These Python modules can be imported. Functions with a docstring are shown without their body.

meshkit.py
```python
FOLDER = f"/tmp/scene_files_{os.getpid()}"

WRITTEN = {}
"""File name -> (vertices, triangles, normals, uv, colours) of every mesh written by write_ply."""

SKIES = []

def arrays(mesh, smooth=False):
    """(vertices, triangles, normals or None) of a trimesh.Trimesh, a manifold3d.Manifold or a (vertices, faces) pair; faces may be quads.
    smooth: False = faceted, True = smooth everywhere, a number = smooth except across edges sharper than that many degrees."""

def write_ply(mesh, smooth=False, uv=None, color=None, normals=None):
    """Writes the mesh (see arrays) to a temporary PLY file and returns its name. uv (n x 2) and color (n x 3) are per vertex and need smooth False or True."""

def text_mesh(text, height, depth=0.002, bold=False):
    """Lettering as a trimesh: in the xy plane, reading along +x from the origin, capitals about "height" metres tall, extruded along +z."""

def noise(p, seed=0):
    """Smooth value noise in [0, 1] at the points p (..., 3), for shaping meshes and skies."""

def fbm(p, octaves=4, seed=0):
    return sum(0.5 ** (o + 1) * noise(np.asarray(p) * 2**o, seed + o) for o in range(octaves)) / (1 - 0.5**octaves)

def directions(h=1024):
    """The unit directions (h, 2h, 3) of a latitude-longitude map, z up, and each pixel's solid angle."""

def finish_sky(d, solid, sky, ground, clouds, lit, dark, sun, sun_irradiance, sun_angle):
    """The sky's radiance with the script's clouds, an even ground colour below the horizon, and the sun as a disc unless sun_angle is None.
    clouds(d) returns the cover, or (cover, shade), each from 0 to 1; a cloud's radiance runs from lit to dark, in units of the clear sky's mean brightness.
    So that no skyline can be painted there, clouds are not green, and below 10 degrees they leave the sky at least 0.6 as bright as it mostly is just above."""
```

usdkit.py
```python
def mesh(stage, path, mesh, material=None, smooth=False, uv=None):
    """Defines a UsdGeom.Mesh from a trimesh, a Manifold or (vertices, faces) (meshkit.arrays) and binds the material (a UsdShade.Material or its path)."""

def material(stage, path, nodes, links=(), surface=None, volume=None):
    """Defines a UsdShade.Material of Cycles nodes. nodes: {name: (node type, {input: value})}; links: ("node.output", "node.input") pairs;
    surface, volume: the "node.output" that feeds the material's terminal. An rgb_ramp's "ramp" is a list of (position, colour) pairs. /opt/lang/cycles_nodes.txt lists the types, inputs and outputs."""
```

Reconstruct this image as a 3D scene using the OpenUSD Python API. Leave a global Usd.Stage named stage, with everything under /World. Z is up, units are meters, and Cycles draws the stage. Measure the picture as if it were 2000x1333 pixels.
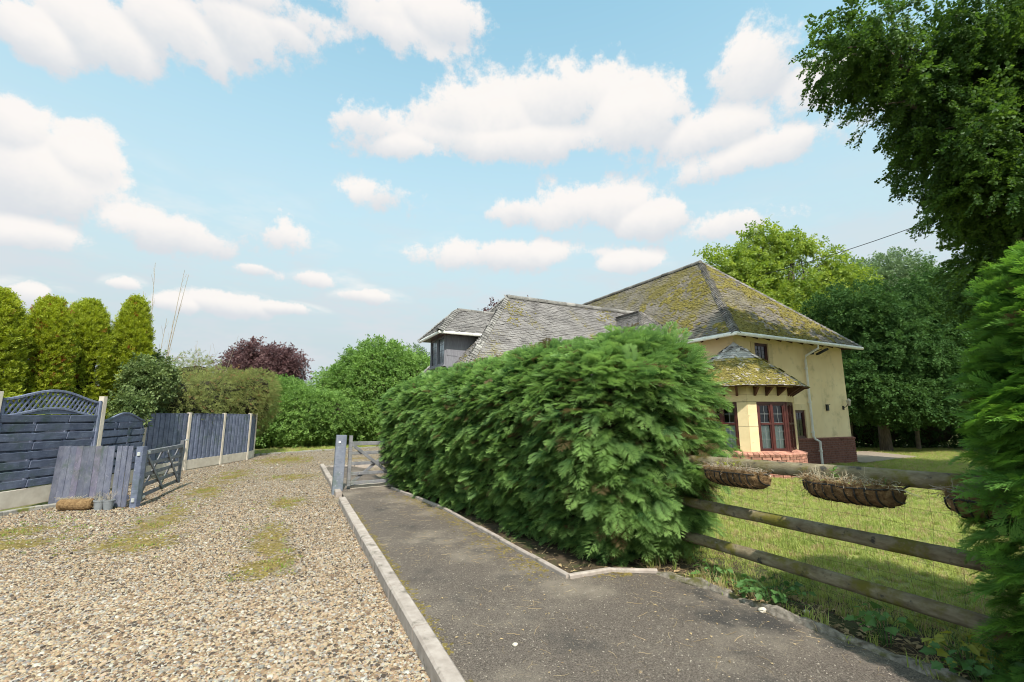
import math, random
import numpy as np
import trimesh
import usdkit, meshkit
from pxr import Usd, UsdGeom, UsdLux, UsdShade, Gf, Sdf, Vt
from shapely.geometry import Polygon, Point
from shapely import contains_xy

stage = Usd.Stage.CreateInMemory()
UsdGeom.SetStageUpAxis(stage, 'Z')
UsdGeom.Xform.Define(stage, '/World')
UsdGeom.Scope.Define(stage, '/World/Looks')

# ------------------------------------------------------------------ camera, sky, sun, exposure
cam = UsdGeom.Camera.Define(stage, '/World/camera')
cam.AddTranslateOp().Set((0, 0, 1.65))
cam.AddRotateXYZOp().Set((99.5, 0, 0))
cam.CreateHorizontalApertureAttr(36.0)
cam.CreateFocalLengthAttr(16.0)
cam.CreateClippingRangeAttr((0.05, 5000.0))
cam.CreateExposureAttr(1.7)

SUN_EL = math.radians(50.0)
SUN_AZ = math.atan2(*(0.29, -0.957))                 # atan2(x, y)
SUN = np.array([math.sin(SUN_AZ) * math.cos(SUN_EL), math.cos(SUN_AZ) * math.cos(SUN_EL), math.sin(SUN_EL)])

# clouds: (azimuth, elevation, half width, half height) in degrees, azimuth clockwise from +y
CLOUDS = [(-50.5, 31.6, 3.3, 2.0), (-45.9, 34.1, 4.7, 2.6), (-40.5, 36.8, 6.0, 2.9), (-33.9, 39.2, 7.2, 3.0), (-26.1, 41.2, 7.7, 2.7), (-18.6, 43.1, 8.0, 2.3), (-11.0, 44.8, 7.1, 2.3), (-21.3, 43.7, 11.5, 3.3), (-29.5, 39.8, 6.7, 2.1), (-38.4, 41.8, 28.9, 2.2), (-48.9, 21.0, 5.2, 3.7), (-50.2, 23.8, 2.6, 2.7), (-46.2, 23.3, 2.7, 2.5), (-47.8, 15.6, 4.0, 1.6), (-38.1, 18.4, 6.3, 2.0), (-28.6, 19.8, 4.4, 2.5), (-19.2, 33.6, 5.1, 3.0), (-14.5, 31.9, 7.2, 1.9), (-3.6, 35.9, 10.5, 4.4), (6.4, 37.5, 9.1, 4.0), (16.0, 35.1, 7.9, 4.0), (0.0, 33.5, 17.8, 2.4), (-16.4, 26.1, 4.9, 2.4), (0.7, 25.3, 4.8, 2.1), (10.2, 25.5, 8.6, 3.0), (17.9, 23.6, 5.6, 2.2), (30.9, 36.8, 6.4, 3.5), (38.1, 33.1, 5.8, 4.1), (26.3, 31.7, 6.3, 2.5), (33.6, 28.4, 11.8, 2.2), (27.1, 21.4, 5.9, 2.2), (0.0, 20.1, 12.6, 2.1), (14.5, 18.6, 4.4, 1.7), (-37.4, 11.5, 2.5, 0.9), (-32.5, 12.1, 3.8, 1.1), (-25.0, 15.7, 3.8, 1.2), (-19.2, 14.4, 3.6, 0.9), (-26.9, 12.2, 3.2, 0.7), (-30.4, 16.1, 2.0, 0.8), (-47.5, 10.7, 1.8, 1.0), (-41.5, 12.6, 1.3, 0.7)]


def sky_material():
    n = {'tc': ('texture_coordinate', {}),
         'sky': ('sky_texture', {'sky_type': 'single_scattering', 'sun_disc': False, 'sun_elevation': SUN_EL, 'sun_rotation': SUN_AZ,
                                 'air_density': 1.0, 'aerosol_density': 1.4, 'ozone_density': 1.2}),
         'sep': ('separate_xyz', {}),
         'az': ('math', {'math_type': 'arctan2'}), 'el': ('math', {'math_type': 'arcsine'}),
         'p': ('combine_xyz', {'z': 0.0})}
    L = [('tc.generated', 'sep.vector'), ('sep.x', 'az.value1'), ('sep.y', 'az.value2'), ('sep.z', 'el.value1'), ('az.value', 'p.x'), ('el.value', 'p.y')]
    prevA = prevB = None
    for i, (a, e, sa, se) in enumerate(CLOUDS):
        a, e, sa, se = map(math.radians, (a, e, sa, se))
        n[f'a{i}'] = ('vector_math', {'math_type': 'subtract', 'vector2': (a, e, 0)})
        n[f'b{i}'] = ('vector_math', {'math_type': 'multiply', 'vector2': (1 / sa, 1 / se, 0)})
        n[f'd{i}'] = ('vector_math', {'math_type': 'length'})
        n[f'y{i}'] = ('vector_math', {'math_type': 'dot_product', 'vector2': (0, 0.5, 0)})
        n[f's{i}'] = ('math', {'math_type': 'add'})
        L += [('p.vector', f'a{i}.vector1'), (f'a{i}.vector', f'b{i}.vector1'), (f'b{i}.vector', f'd{i}.vector1'), (f'b{i}.vector', f'y{i}.vector1'),
              (f'd{i}.value', f's{i}.value1'), (f'y{i}.value', f's{i}.value2')]
        if prevA is None:
            prevA, prevB = f'd{i}.value', f's{i}.value'
        else:
            n[f'm{i}'] = ('math', {'math_type': 'smoothmin', 'value3': 0.16})
            n[f'k{i}'] = ('math', {'math_type': 'smoothmin', 'value3': 0.16})
            L += [(prevA, f'm{i}.value1'), (f'd{i}.value', f'm{i}.value2'), (prevB, f'k{i}.value1'), (f's{i}.value', f'k{i}.value2')]
            prevA, prevB = f'm{i}.value', f'k{i}.value'
    # the billows: two noises on the direction
    n['nz'] = ('noise_texture', {'scale': 5.5, 'detail': 9.0, 'roughness': 0.64, 'distortion': 0.1})
    n['nb'] = ('noise_texture', {'scale': 3.2, 'detail': 6.0, 'roughness': 0.55})
    n['nzs'] = ('math', {'math_type': 'multiply_add', 'value2': 4.2, 'value3': -2.1})
    n['f0'] = ('math', {'math_type': 'subtract', 'value1': 1.2})
    n['f1'] = ('math', {'math_type': 'add'})
    n['nf'] = ('noise_texture', {'scale': 24.0, 'detail': 6.0, 'roughness': 0.68})
    n['nfs'] = ('math', {'math_type': 'multiply_add', 'value2': 1.3, 'value3': -0.65})
    n['f2'] = ('math', {'math_type': 'add'})
    n['cov'] = ('map_range', {'range_type': 'smoothstep', 'from_min': 0.0, 'from_max': 0.55, 'to_min': 0.0, 'to_max': 1.0, 'clamp': True})
    L += [('tc.generated', 'nz.vector'), ('tc.generated', 'nb.vector'), ('nz.fac', 'nzs.value1'), (prevA, 'f0.value2'), ('f0.value', 'f1.value1'), ('nzs.value', 'f1.value2'), ('tc.generated', 'nf.vector'), ('nf.fac', 'nfs.value1'), ('f1.value', 'f2.value1'), ('nfs.value', 'f2.value2'), ('f2.value', 'cov.value')]
    # fair-weather cloud behind and above, made thicker to whiten the ambient light
    n['gen'] = ('map_range', {'range_type': 'smoothstep', 'from_min': 0.46, 'from_max': 0.64, 'to_min': 0.0, 'to_max': 0.9, 'clamp': True})
    n['back'] = ('map_range', {'range_type': 'smoothstep', 'from_min': 0.45, 'from_max': -0.1, 'to_min': 0.0, 'to_max': 1.0, 'clamp': True})
    n['genb'] = ('math', {'math_type': 'multiply'})
    n['cover'] = ('math', {'math_type': 'maximum'})
    L += [('nb.fac', 'gen.value'), ('sep.y', 'back.value'), ('gen.result', 'genb.value1'), ('back.result', 'genb.value2'), ('cov.result', 'cover.value1'), ('genb.value', 'cover.value2')]
    # thin broken cloud in the lower sky
    n['wm'] = ('vector_math', {'math_type': 'multiply', 'vector2': (3.0, 9.0, 1.0)})
    n['wn'] = ('noise_texture', {'scale': 1.6, 'detail': 8.0, 'roughness': 0.62})
    n['wr'] = ('map_range', {'range_type': 'smoothstep', 'from_min': 0.42, 'from_max': 0.64, 'to_min': 0.0, 'to_max': 0.75, 'clamp': True})
    n['wz'] = ('map_range', {'range_type': 'smoothstep', 'from_min': 0.50, 'from_max': 0.16, 'to_min': 0.0, 'to_max': 1.0, 'clamp': True})
    n['wc'] = ('math', {'math_type': 'multiply'})
    n['call'] = ('math', {'math_type': 'maximum'})
    L += [('p.vector', 'wm.vector1'), ('wm.vector', 'wn.vector'), ('wn.fac', 'wr.value'), ('sep.z', 'wz.value'), ('wr.result', 'wc.value1'), ('wz.result', 'wc.value2'), ('cover.value', 'call.value1'), ('wc.value', 'call.value2')]
    # thin veil low down
    n['low'] = ('map_range', {'range_type': 'smoothstep', 'from_min': 0.92, 'from_max': 0.10, 'to_min': 0.0, 'to_max': 1.0, 'clamp': True})
    n['veil'] = ('mix', {'mix_type': 'mix', 'color2': (1.25, 1.46, 1.55)})
    n['tint'] = ('mix', {'mix_type': 'multiply', 'fac': 1.0, 'color2': (0.7, 0.93, 0.7)})
    L += [('sep.z', 'low.value'), ('sky.color', 'tint.color1'), ('tint.color', 'veil.color1'), ('low.result', 'veil.fac')]
    # cloud colour: white tops, grey-lilac undersides
    n['yy'] = ('math', {'math_type': 'subtract'})
    n['yn'] = ('math', {'math_type': 'multiply_add', 'value2': 1.1, 'value3': -0.55})
    n['ysum'] = ('math', {'math_type': 'add'})
    n['sh'] = ('map_range', {'range_type': 'smoothstep', 'from_min': -0.5, 'from_max': 0.22, 'to_min': 0.0, 'to_max': 1.0, 'clamp': True})
    n['cc'] = ('mix', {'mix_type': 'mix', 'color1': (1.45, 1.53, 1.62), 'color2': (2.0, 1.93, 1.87)})
    n['out'] = ('mix', {'mix_type': 'mix'})
    n['bg'] = ('background_shader', {'strength': 0.15})
    L += [(prevB, 'yy.value1'), (prevA, 'yy.value2'), ('nz.fac', 'yn.value1'), ('yy.value', 'ysum.value1'), ('yn.value', 'ysum.value2'), ('ysum.value', 'sh.value'),
          ('sh.result', 'cc.fac'), ('veil.color', 'out.color1'), ('cc.color', 'out.color2'), ('call.value', 'out.fac'), ('out.color', 'bg.color')]
    return usdkit.material(stage, '/World/Looks/sky', n, L, surface='bg.background')


sky = UsdLux.DomeLight.Define(stage, '/World/sky')
UsdShade.MaterialBindingAPI.Apply(sky.GetPrim()).Bind(sky_material())
sky.GetPrim().SetCustomDataByKey('kind', 'structure')

sun = UsdLux.DistantLight.Define(stage, '/World/sun')
sun.CreateIntensityAttr(0.5)
sun.CreateAngleAttr(0.6)
sun.CreateNormalizeAttr(True)
sun.CreateColorAttr((1.0, 0.94, 0.84))
_x = np.cross([0, 0, 1.0], SUN); _x /= np.linalg.norm(_x)
_y = np.cross(SUN, _x)
sun.AddTransformOp().Set(Gf.Matrix4d(*_x, 0, *_y, 0, *SUN, 0, 0, 0, 0, 1))

# ------------------------------------------------------------------ helpers
RNG = np.random.default_rng(7)
USED = {}


def numbered(parent, name):
    k = USED.get((parent, name), 0)
    USED[(parent, name)] = k + 1
    return name if k == 0 else f'{name}_{k:03d}'


def tag(o, label=None, cat=None, group=None, kind=None):
    p = o.GetPrim() if hasattr(o, 'GetPrim') else o
    for k, v in (('label', label), ('category', cat), ('group', group), ('kind', kind)):
        if v:
            p.SetCustomDataByKey(k, v)
    return p


def ppath(parent):
    return '/World' if parent is None else str(parent.GetPath())


class MB:
    """collects shapes; obj() turns them into one mesh"""
    def __init__(self):
        self.v, self.f, self.n = [], [], 0

    def add(self, v, f):
        v = np.asarray(v, float).reshape(-1, 3); f = np.asarray(f, int)
        if f.shape[1] == 4:
            f = np.vstack([f[:, [0, 1, 2]], f[:, [0, 2, 3]]])
        self.v.append(v); self.f.append(f + self.n); self.n += len(v)
        return self

    def tm(self, m):
        return self.add(m.vertices, m.faces)

    def box(self, c, size, R=None):
        s = np.array(size) / 2
        v = np.array([[x, y, z] for x in (-1, 1) for y in (-1, 1) for z in (-1, 1)]) * s
        if R is not None:
            v = v @ np.asarray(R).T
        return self.add(v + np.asarray(c), [[0, 1, 3, 2], [4, 6, 7, 5], [0, 4, 5, 1], [2, 3, 7, 6], [0, 2, 6, 4], [1, 5, 7, 3]])

    def beam(self, p0, p1, w, h, up=(0, 0, 1), ch=0.004):
        """a chamfered bar from p0 to p1; w across, h along up"""
        p0, p1 = np.asarray(p0, float), np.asarray(p1, float)
        t = p1 - p0; t /= np.linalg.norm(t)
        s = np.cross(t, up)
        if np.linalg.norm(s) < 1e-6:
            s = np.cross(t, (0, 1, 0))
        s /= np.linalg.norm(s)
        b = np.cross(s, t)
        a, c = w / 2, h / 2
        k = min(ch, a * .8, c * .8)
        pr = [(a - k, -c), (a, -c + k), (a, c - k), (a - k, c), (-a + k, c), (-a, c - k), (-a, -c + k), (-a + k, -c)]
        ring = np.array([x * s + y * b for x, y in pr])
        v = np.vstack([p0 + ring, p1 + ring])
        f = [[i, (i + 1) % 8, 8 + (i + 1) % 8] for i in range(8)] + [[i, 8 + (i + 1) % 8, 8 + i] for i in range(8)]
        f += [[0, i + 1, i] for i in range(1, 7)] + [[8, 8 + i, 8 + i + 1] for i in range(1, 7)]
        return self.add(v, np.array(f)[:, ::-1])

    def tube(self, pts, rad, sides=8, cap=True):
        p = np.asarray(pts, float)
        t = np.gradient(p, axis=0); t /= np.linalg.norm(t, axis=1, keepdims=True) + 1e-12
        ref = np.where(np.abs(t[:, 2:]) < .9, [[0, 0, 1.0]], [[1.0, 0, 0]])
        a = np.cross(t, ref); a /= np.linalg.norm(a, axis=1, keepdims=True) + 1e-12
        b = np.cross(t, a)
        g = np.arange(sides) * 2 * np.pi / sides
        r = np.broadcast_to(rad, (len(p),))[:, None, None]
        v = (p[:, None] + r * (np.cos(g)[None, :, None] * a[:, None] + np.sin(g)[None, :, None] * b[:, None])).reshape(-1, 3)
        f = []
        for i in range(len(p) - 1):
            for j in range(sides):
                f.append([i * sides + j, i * sides + (j + 1) % sides, (i + 1) * sides + (j + 1) % sides, (i + 1) * sides + j])
        f = np.array(f); f = np.vstack([f[:, [0, 1, 2]], f[:, [0, 2, 3]]])
        if cap:
            m = (len(p) - 1) * sides
            f = np.vstack([f, [[0, i + 1, i] for i in range(1, sides - 1)], [[m, m + i, m + i + 1] for i in range(1, sides - 1)]])
        return self.add(v, f)

    def poly(self, pts, z):
        """flat sheet"""
        m = trimesh.creation.triangulate_polygon(Polygon(pts), engine='earcut')
        v = np.c_[m[0], np.full(len(m[0]), z)]
        f = m[1]
        a = np.cross(v[f[:, 1]] - v[f[:, 0]], v[f[:, 2]] - v[f[:, 0]])[:, 2]
        f = np.where((a < 0)[:, None], f[:, ::-1], f)
        return self.add(v, f)

    def arrays(self):
        return np.vstack(self.v), np.vstack(self.f)


def obj(name, mb, mat, parent=None, smooth=False, label=None, cat=None, group=None, kind=None):
    p = ppath(parent)
    path = f'{p}/{numbered(p, name)}'
    if isinstance(mb, MB):
        mb = mb.arrays()
    m = usdkit.mesh(stage, path, mb, mat, smooth=smooth)
    return tag(m, label, cat, group, kind)


def thing(name, label=None, cat=None, group=None, kind=None, parent=None):
    p = ppath(parent)
    x = UsdGeom.Xform.Define(stage, f'{p}/{numbered(p, name)}')
    return tag(x, label, cat, group, kind)


def quats(X, Z):
    """unit quaternions (w,x,y,z) of frames whose x axis is X and whose z axis is as near Z as may be"""
    X = X / np.linalg.norm(X, axis=1, keepdims=True)
    Y = np.cross(Z, X); Y /= np.linalg.norm(Y, axis=1, keepdims=True) + 1e-12
    Zn = np.cross(X, Y)
    from scipy.spatial.transform import Rotation
    return Rotation.from_matrix(np.stack([X, Y, Zn], 2)).as_quat()


def scatter(name, protos, pos, q, scale, mat, parent=None, label=None, cat=None, group=None, kind='stuff', idx=None, seed=0):
    """one PointInstancer; protos: (v, f) pairs or (v, f, material)"""
    p = ppath(parent)
    path = f'{p}/{numbered(p, name)}'
    pi = UsdGeom.PointInstancer.Define(stage, path)
    targets = []
    for i, pr in enumerate(protos):
        m = usdkit.mesh(stage, f'{path}/piece_{i + 1:03d}', (pr[0], pr[1]), pr[2] if len(pr) > 2 else mat)
        targets.append(m.GetPath())
    pi.CreatePrototypesRel().SetTargets(targets)
    n = len(pos)
    pi.CreatePositionsAttr(Vt.Vec3fArray.FromNumpy(np.asarray(pos, np.float32)))
    scale = np.asarray(scale, np.float32)
    if scale.ndim == 1:
        scale = np.repeat(scale[:, None], 3, 1)
    pi.CreateScalesAttr(Vt.Vec3fArray.FromNumpy(np.ascontiguousarray(scale, np.float32)))
    pi.CreateOrientationsAttr(Vt.QuathArray([Gf.Quath(float(w), float(x), float(y), float(z)) for x, y, z, w in q]))
    if idx is None:
        idx = np.random.default_rng(seed + 5).integers(0, len(protos), n)
    pi.CreateProtoIndicesAttr(Vt.IntArray.FromNumpy(np.asarray(idx, np.int32)))
    return tag(pi, label, cat, group, kind)


def unit(a):
    a = np.asarray(a, float)
    return a / (np.linalg.norm(a, axis=-1, keepdims=True) + 1e-12)


# ------------------------------------------------------------------ materials
def M(name, c1, c2=None, scale=4.0, detail=6.0, rough=0.8, spec=0.3, bump=0.0, bscale=60.0, bdist=0.01, island=0.0, rnd=0.0,
      spots=(), streak=None, grain=None, stretch=None, contrast=(0.35, 0.65), metallic=0.0):
    """two-tone noise; spots: (colour, scale, lo, hi, detail) patches laid over it; island / rnd: brightness spread per piece / per instance"""
    c2 = c2 or c1
    n = {'g': ('geometry', {}), 'n': ('noise_texture', {'scale': scale, 'detail': detail, 'roughness': 0.6}),
         'r': ('rgb_ramp', {'ramp': [(0, c1), (contrast[0], c1), (contrast[1], c2), (1, c2)]}),
         'p': ('principled_bsdf', {'roughness': rough, 'specular_ior_level': spec, 'metallic': metallic})}
    L = [('n.fac', 'r.fac')]
    src = 'g.position'
    if stretch:
        n['map'] = ('mapping', {'scale': stretch})
        L.append(('g.position', 'map.vector')); src = 'map.vector'
    L.append((src, 'n.vector'))
    col = 'r.color'
    for k, (c, s, lo, hi, d) in enumerate(spots):
        n[f'sn{k}'] = ('noise_texture', {'scale': s, 'detail': d, 'roughness': 0.65})
        n[f'sm{k}'] = ('map_range', {'range_type': 'smoothstep', 'from_min': lo, 'from_max': hi, 'to_min': 0, 'to_max': 1, 'clamp': True})
        n[f'sx{k}'] = ('mix', {'mix_type': 'mix', 'color2': c})
        L += [('g.position', f'sn{k}.vector'), (f'sn{k}.fac', f'sm{k}.value'), (f'sm{k}.result', f'sx{k}.fac'), (col, f'sx{k}.color1')]
        col = f'sx{k}.color'
    for key, val in (('streak', streak), ('grain', grain)):
        if val:                                                           # rain streaks down a wall; grain along a board: (colour, scale xyz, lo, hi, strength)
            c, sc, lo, hi, k_ = val
            n[key + 'm'] = ('mapping', {'scale': sc}); n[key + 'n'] = ('noise_texture', {'scale': 1.0, 'detail': 7.0, 'roughness': .7})
            n[key + 'r'] = ('map_range', {'range_type': 'smoothstep', 'from_min': lo, 'from_max': hi, 'to_min': 0, 'to_max': k_, 'clamp': True}); n[key + 'x'] = ('mix', {'mix_type': 'mix', 'color2': c})
            L += [('g.position', key + 'm.vector'), (key + 'm.vector', key + 'n.vector'), (key + 'n.fac', key + 'r.value'), (key + 'r.result', key + 'x.fac'), (col, key + 'x.color1')]
            col = key + 'x.color'
    for amount, node, out in ((island, 'g', 'random_per_island'), (rnd, 'o', 'random')):
        if amount:
            if node == 'o':
                n['o'] = ('object_info', {})
            n[f'v{node}'] = ('math', {'math_type': 'multiply_add', 'value2': 2 * amount, 'value3': 1 - amount})
            if node == 'g':                                               # per loose piece and per object
                n['oi'] = ('object_info', {}); n['oa'] = ('math', {'math_type': 'add'}); n['of'] = ('math', {'math_type': 'fraction'})
                L += [('g.random_per_island', 'oa.value1'), ('oi.random', 'oa.value2'), ('oa.value', 'of.value1')]
            n[f'h{node}'] = ('hsv', {'fac': 1.0, 'hue': 0.5, 'saturation': 1.0})
            L += [('of.value' if node == 'g' else f'{node}.{out}', f'v{node}.value1'), (f'v{node}.value', f'h{node}.value'), (col, f'h{node}.color')]
            col = f'h{node}.color'
    L.append((col, 'p.base_color'))
    if bump:
        n['bn'] = ('noise_texture', {'scale': bscale, 'detail': 5.0, 'roughness': 0.65})
        n['b'] = ('bump', {'strength': bump, 'distance': bdist})
        L += [(src, 'bn.vector'), ('bn.fac', 'b.height'), ('b.normal', 'p.normal')]
    return usdkit.material(stage, f'/World/Looks/{name}', n, L, surface='p.BSDF')


def leafM(name, dark, light, trans=0.35, tip=0.0, rough=0.55, scale=1.2, odd=None, spec=0.35):
    """foliage: tone by instance and by place, light passes through"""
    n = {'g': ('geometry', {}), 'o': ('object_info', {}), 'n': ('noise_texture', {'scale': scale, 'detail': 3.0}),
         's': ('math', {'math_type': 'multiply_add', 'value2': 0.55}),
         'm0': ('math', {'math_type': 'multiply_add', 'value2': 0.9, 'value3': -0.22}),
         'r': ('rgb_ramp', {'ramp': [(0, dark), (1, light)]}),
         'p': ('principled_bsdf', {'roughness': rough, 'specular_ior_level': spec}),
         't': ('translucent_bsdf', {}), 'h': ('hsv', {'hue': 0.485, 'saturation': 1.1, 'value': 1.25, 'fac': 1.0}),
         'mx': ('mix_closure', {'fac': trans})}
    L = [('g.position', 'n.vector'), ('n.fac', 'm0.value1'), ('o.random', 's.value1'), ('m0.value', 's.value3')]
    if tip:                                                               # young growth towards the end of each spray (x from 0 to 1)
        n['tc'] = ('texture_coordinate', {}); n['tx'] = ('separate_xyz', {}); n['tm'] = ('math', {'math_type': 'multiply_add', 'value2': tip, 'value3': -.5 * tip}); n['ts'] = ('math', {'math_type': 'add'})
        L += [('tc.object', 'tx.vector'), ('tx.x', 'tm.value1'), ('tm.value', 'ts.value1'), ('s.value', 'ts.value2'), ('ts.value', 'r.fac')]
    else:
        L.append(('s.value', 'r.fac'))
    col = 'r.color'
    if odd:
        n['om'] = ('math', {'math_type': 'less_than', 'value2': odd[1]})
        n['ox'] = ('mix', {'mix_type': 'mix', 'color2': odd[0]})
        n['ow'] = ('white_noise_texture', {'dimensions': '1D'})
        L += [('o.random', 'ow.w'), ('ow.value', 'om.value1'), ('om.value', 'ox.fac'), (col, 'ox.color1')]
        col = 'ox.color'
    L += [(col, 'p.base_color'), (col, 'h.color'), ('h.color', 't.color'), ('p.BSDF', 'mx.closure1'), ('t.BSDF', 'mx.closure2')]
    return usdkit.material(stage, f'/World/Looks/{name}', n, L, surface='mx.closure')


# ------------------------------------------------------------------ foliage pieces
def kite(out, base, d, length, width, nrm, fold=0.15):
    d = unit(d); s = unit(np.cross(nrm, d)); nn = np.cross(d, s)
    b = np.asarray(base, float)
    k = len(out[0])
    out[0].extend([b, b + d * length * .45 + s * width / 2 + nn * fold * width, b + d * length, b + d * length * .45 - s * width / 2 + nn * fold * width])
    out[1].extend([[k, k + 1, k + 2], [k, k + 2, k + 3]])


def fin(out):
    return np.array(out[0]), np.array(out[1])


def frond(seed, pairs=10, droop=0.35, sub=4, w=0.05):
    """flat feathery cypress spray of length 1 along x"""
    r = np.random.default_rng(seed); out = ([], [])
    def at(t):
        return np.array([t, 0.04 * math.sin(5 * t + seed), -droop * t * t])
    for i in range(6):
        a, b = at(i / 6), at((i + 1) / 6)
        kite(out, a, b - a, 1.25 * np.linalg.norm(b - a), .025, (0, 0, 1))
    for i in range(pairs):
        t = 0.1 + .86 * i / pairs
        ln = (.44 * math.sin(math.pi * min(1, .22 + t * .8)) + .05) * r.uniform(.75, 1.2)
        for s in (-1, 1):
            d = unit([math.cos(.78), s * math.sin(.78) * r.uniform(.8, 1.2), r.uniform(-.3, .18)])
            b = at(t)
            def pt(q):
                return b + d * ln * q + np.array([0, 0, -.25 * ln * q * q])
            kite(out, b, pt(1) - b, ln * 1.1, w * 1.1, (0, 0, 1))
            for j in range(sub):
                q = .22 + .7 * j / sub
                for e in (-1, 1):
                    dd = unit(d + e * .75 * np.array([-d[1], d[0], 0]) + np.array([0, 0, r.uniform(-.25, .15)]))
                    kite(out, pt(q), dd, ln * .36 * (1.15 - q * .7) * r.uniform(.8, 1.3), w * .85, (0, 0, 1))
    return fin(out)


def spray(seed, n=14, leaf=0.25, wid=0.7, droop=0.25, length=1.0, twig=True, spread=1.0):
    """a leafy twig of length 1 along x"""
    r = np.random.default_rng(seed); out = ([], [])
    def at(t):
        return np.array([t * length, .06 * math.sin(4 * t + seed), -droop * t * t])
    if twig:
        for i in range(4):
            a, b = at(i / 4), at((i + 1) / 4)
            kite(out, a, b - a, 1.2 * np.linalg.norm(b - a), .02, (0, 0, 1)); kite(out, a, b - a, 1.2 * np.linalg.norm(b - a), .02, (0, 1, 0))
    for i in range(n):
        t = r.uniform(.1, 1.0)
        az = r.uniform(0, 2 * np.pi)
        d = unit([r.uniform(.0, .9), spread * math.cos(az), spread * math.sin(az) * .6 - .25])
        nn = unit([r.normal(0, .45), r.normal(0, .45), 1.0])
        b = at(t) + d * leaf * .35
        kite(out, b, d, leaf * r.uniform(.7, 1.25), leaf * wid * r.uniform(.8, 1.15), nn, .12)
    return fin(out)


def tuft(seed, n=18, h=1.0, spread=0.55, w=0.05, lean=0.5):
    """grass blades rising along z"""
    r = np.random.default_rng(seed); V, F = [], []
    for i in range(n):
        b = np.array([r.normal(0, spread * .5), r.normal(0, spread * .5), 0])
        a = r.uniform(0, 2 * np.pi); k = r.uniform(.05, lean)
        hh = h * r.uniform(.45, 1.1)
        d = np.array([math.cos(a), math.sin(a), 0]); s = np.array([-d[1], d[0], 0]) * w / 2
        m = b + d * k * .35 * hh + np.array([0, 0, hh * .6]); e = b + d * k * hh + np.array([0, 0, hh * (1 - .25 * k)])
        q = len(V)
        V += [b - s, b + s, m + s * .8, m - s * .8, e]
        F += [[q, q + 1, q + 2], [q, q + 2, q + 3], [q + 3, q + 2, q + 4]]
    return np.array(V), np.array(F)


def pebble(seed, flat=0.6, sub=1):
    m = trimesh.creation.icosphere(subdivisions=sub, radius=1.0)
    v = np.array(m.vertices); r = np.random.default_rng(seed)
    v = v * (1 + .28 * (meshkit.noise(v * 1.3 + seed * 7.1)[:, None] - .5) * 2)
    v += r.normal(0, .07, v.shape)
    v *= np.array([1.0, r.uniform(.65, .95), flat * r.uniform(.75, 1.1)])
    return v, np.array(m.faces)


def random_quats(n, r):
    q = r.normal(size=(n, 4)); return q / np.linalg.norm(q, axis=1, keepdims=True)


def yaw_quats(n, r, tilt=0.0):
    a = r.uniform(0, 2 * np.pi, n)
    X = np.c_[np.cos(a), np.sin(a), r.normal(0, tilt + 1e-9, n)]
    Z = np.c_[r.normal(0, tilt + 1e-9, n), r.normal(0, tilt + 1e-9, n), np.ones(n)]
    return quats(X, Z)


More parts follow.
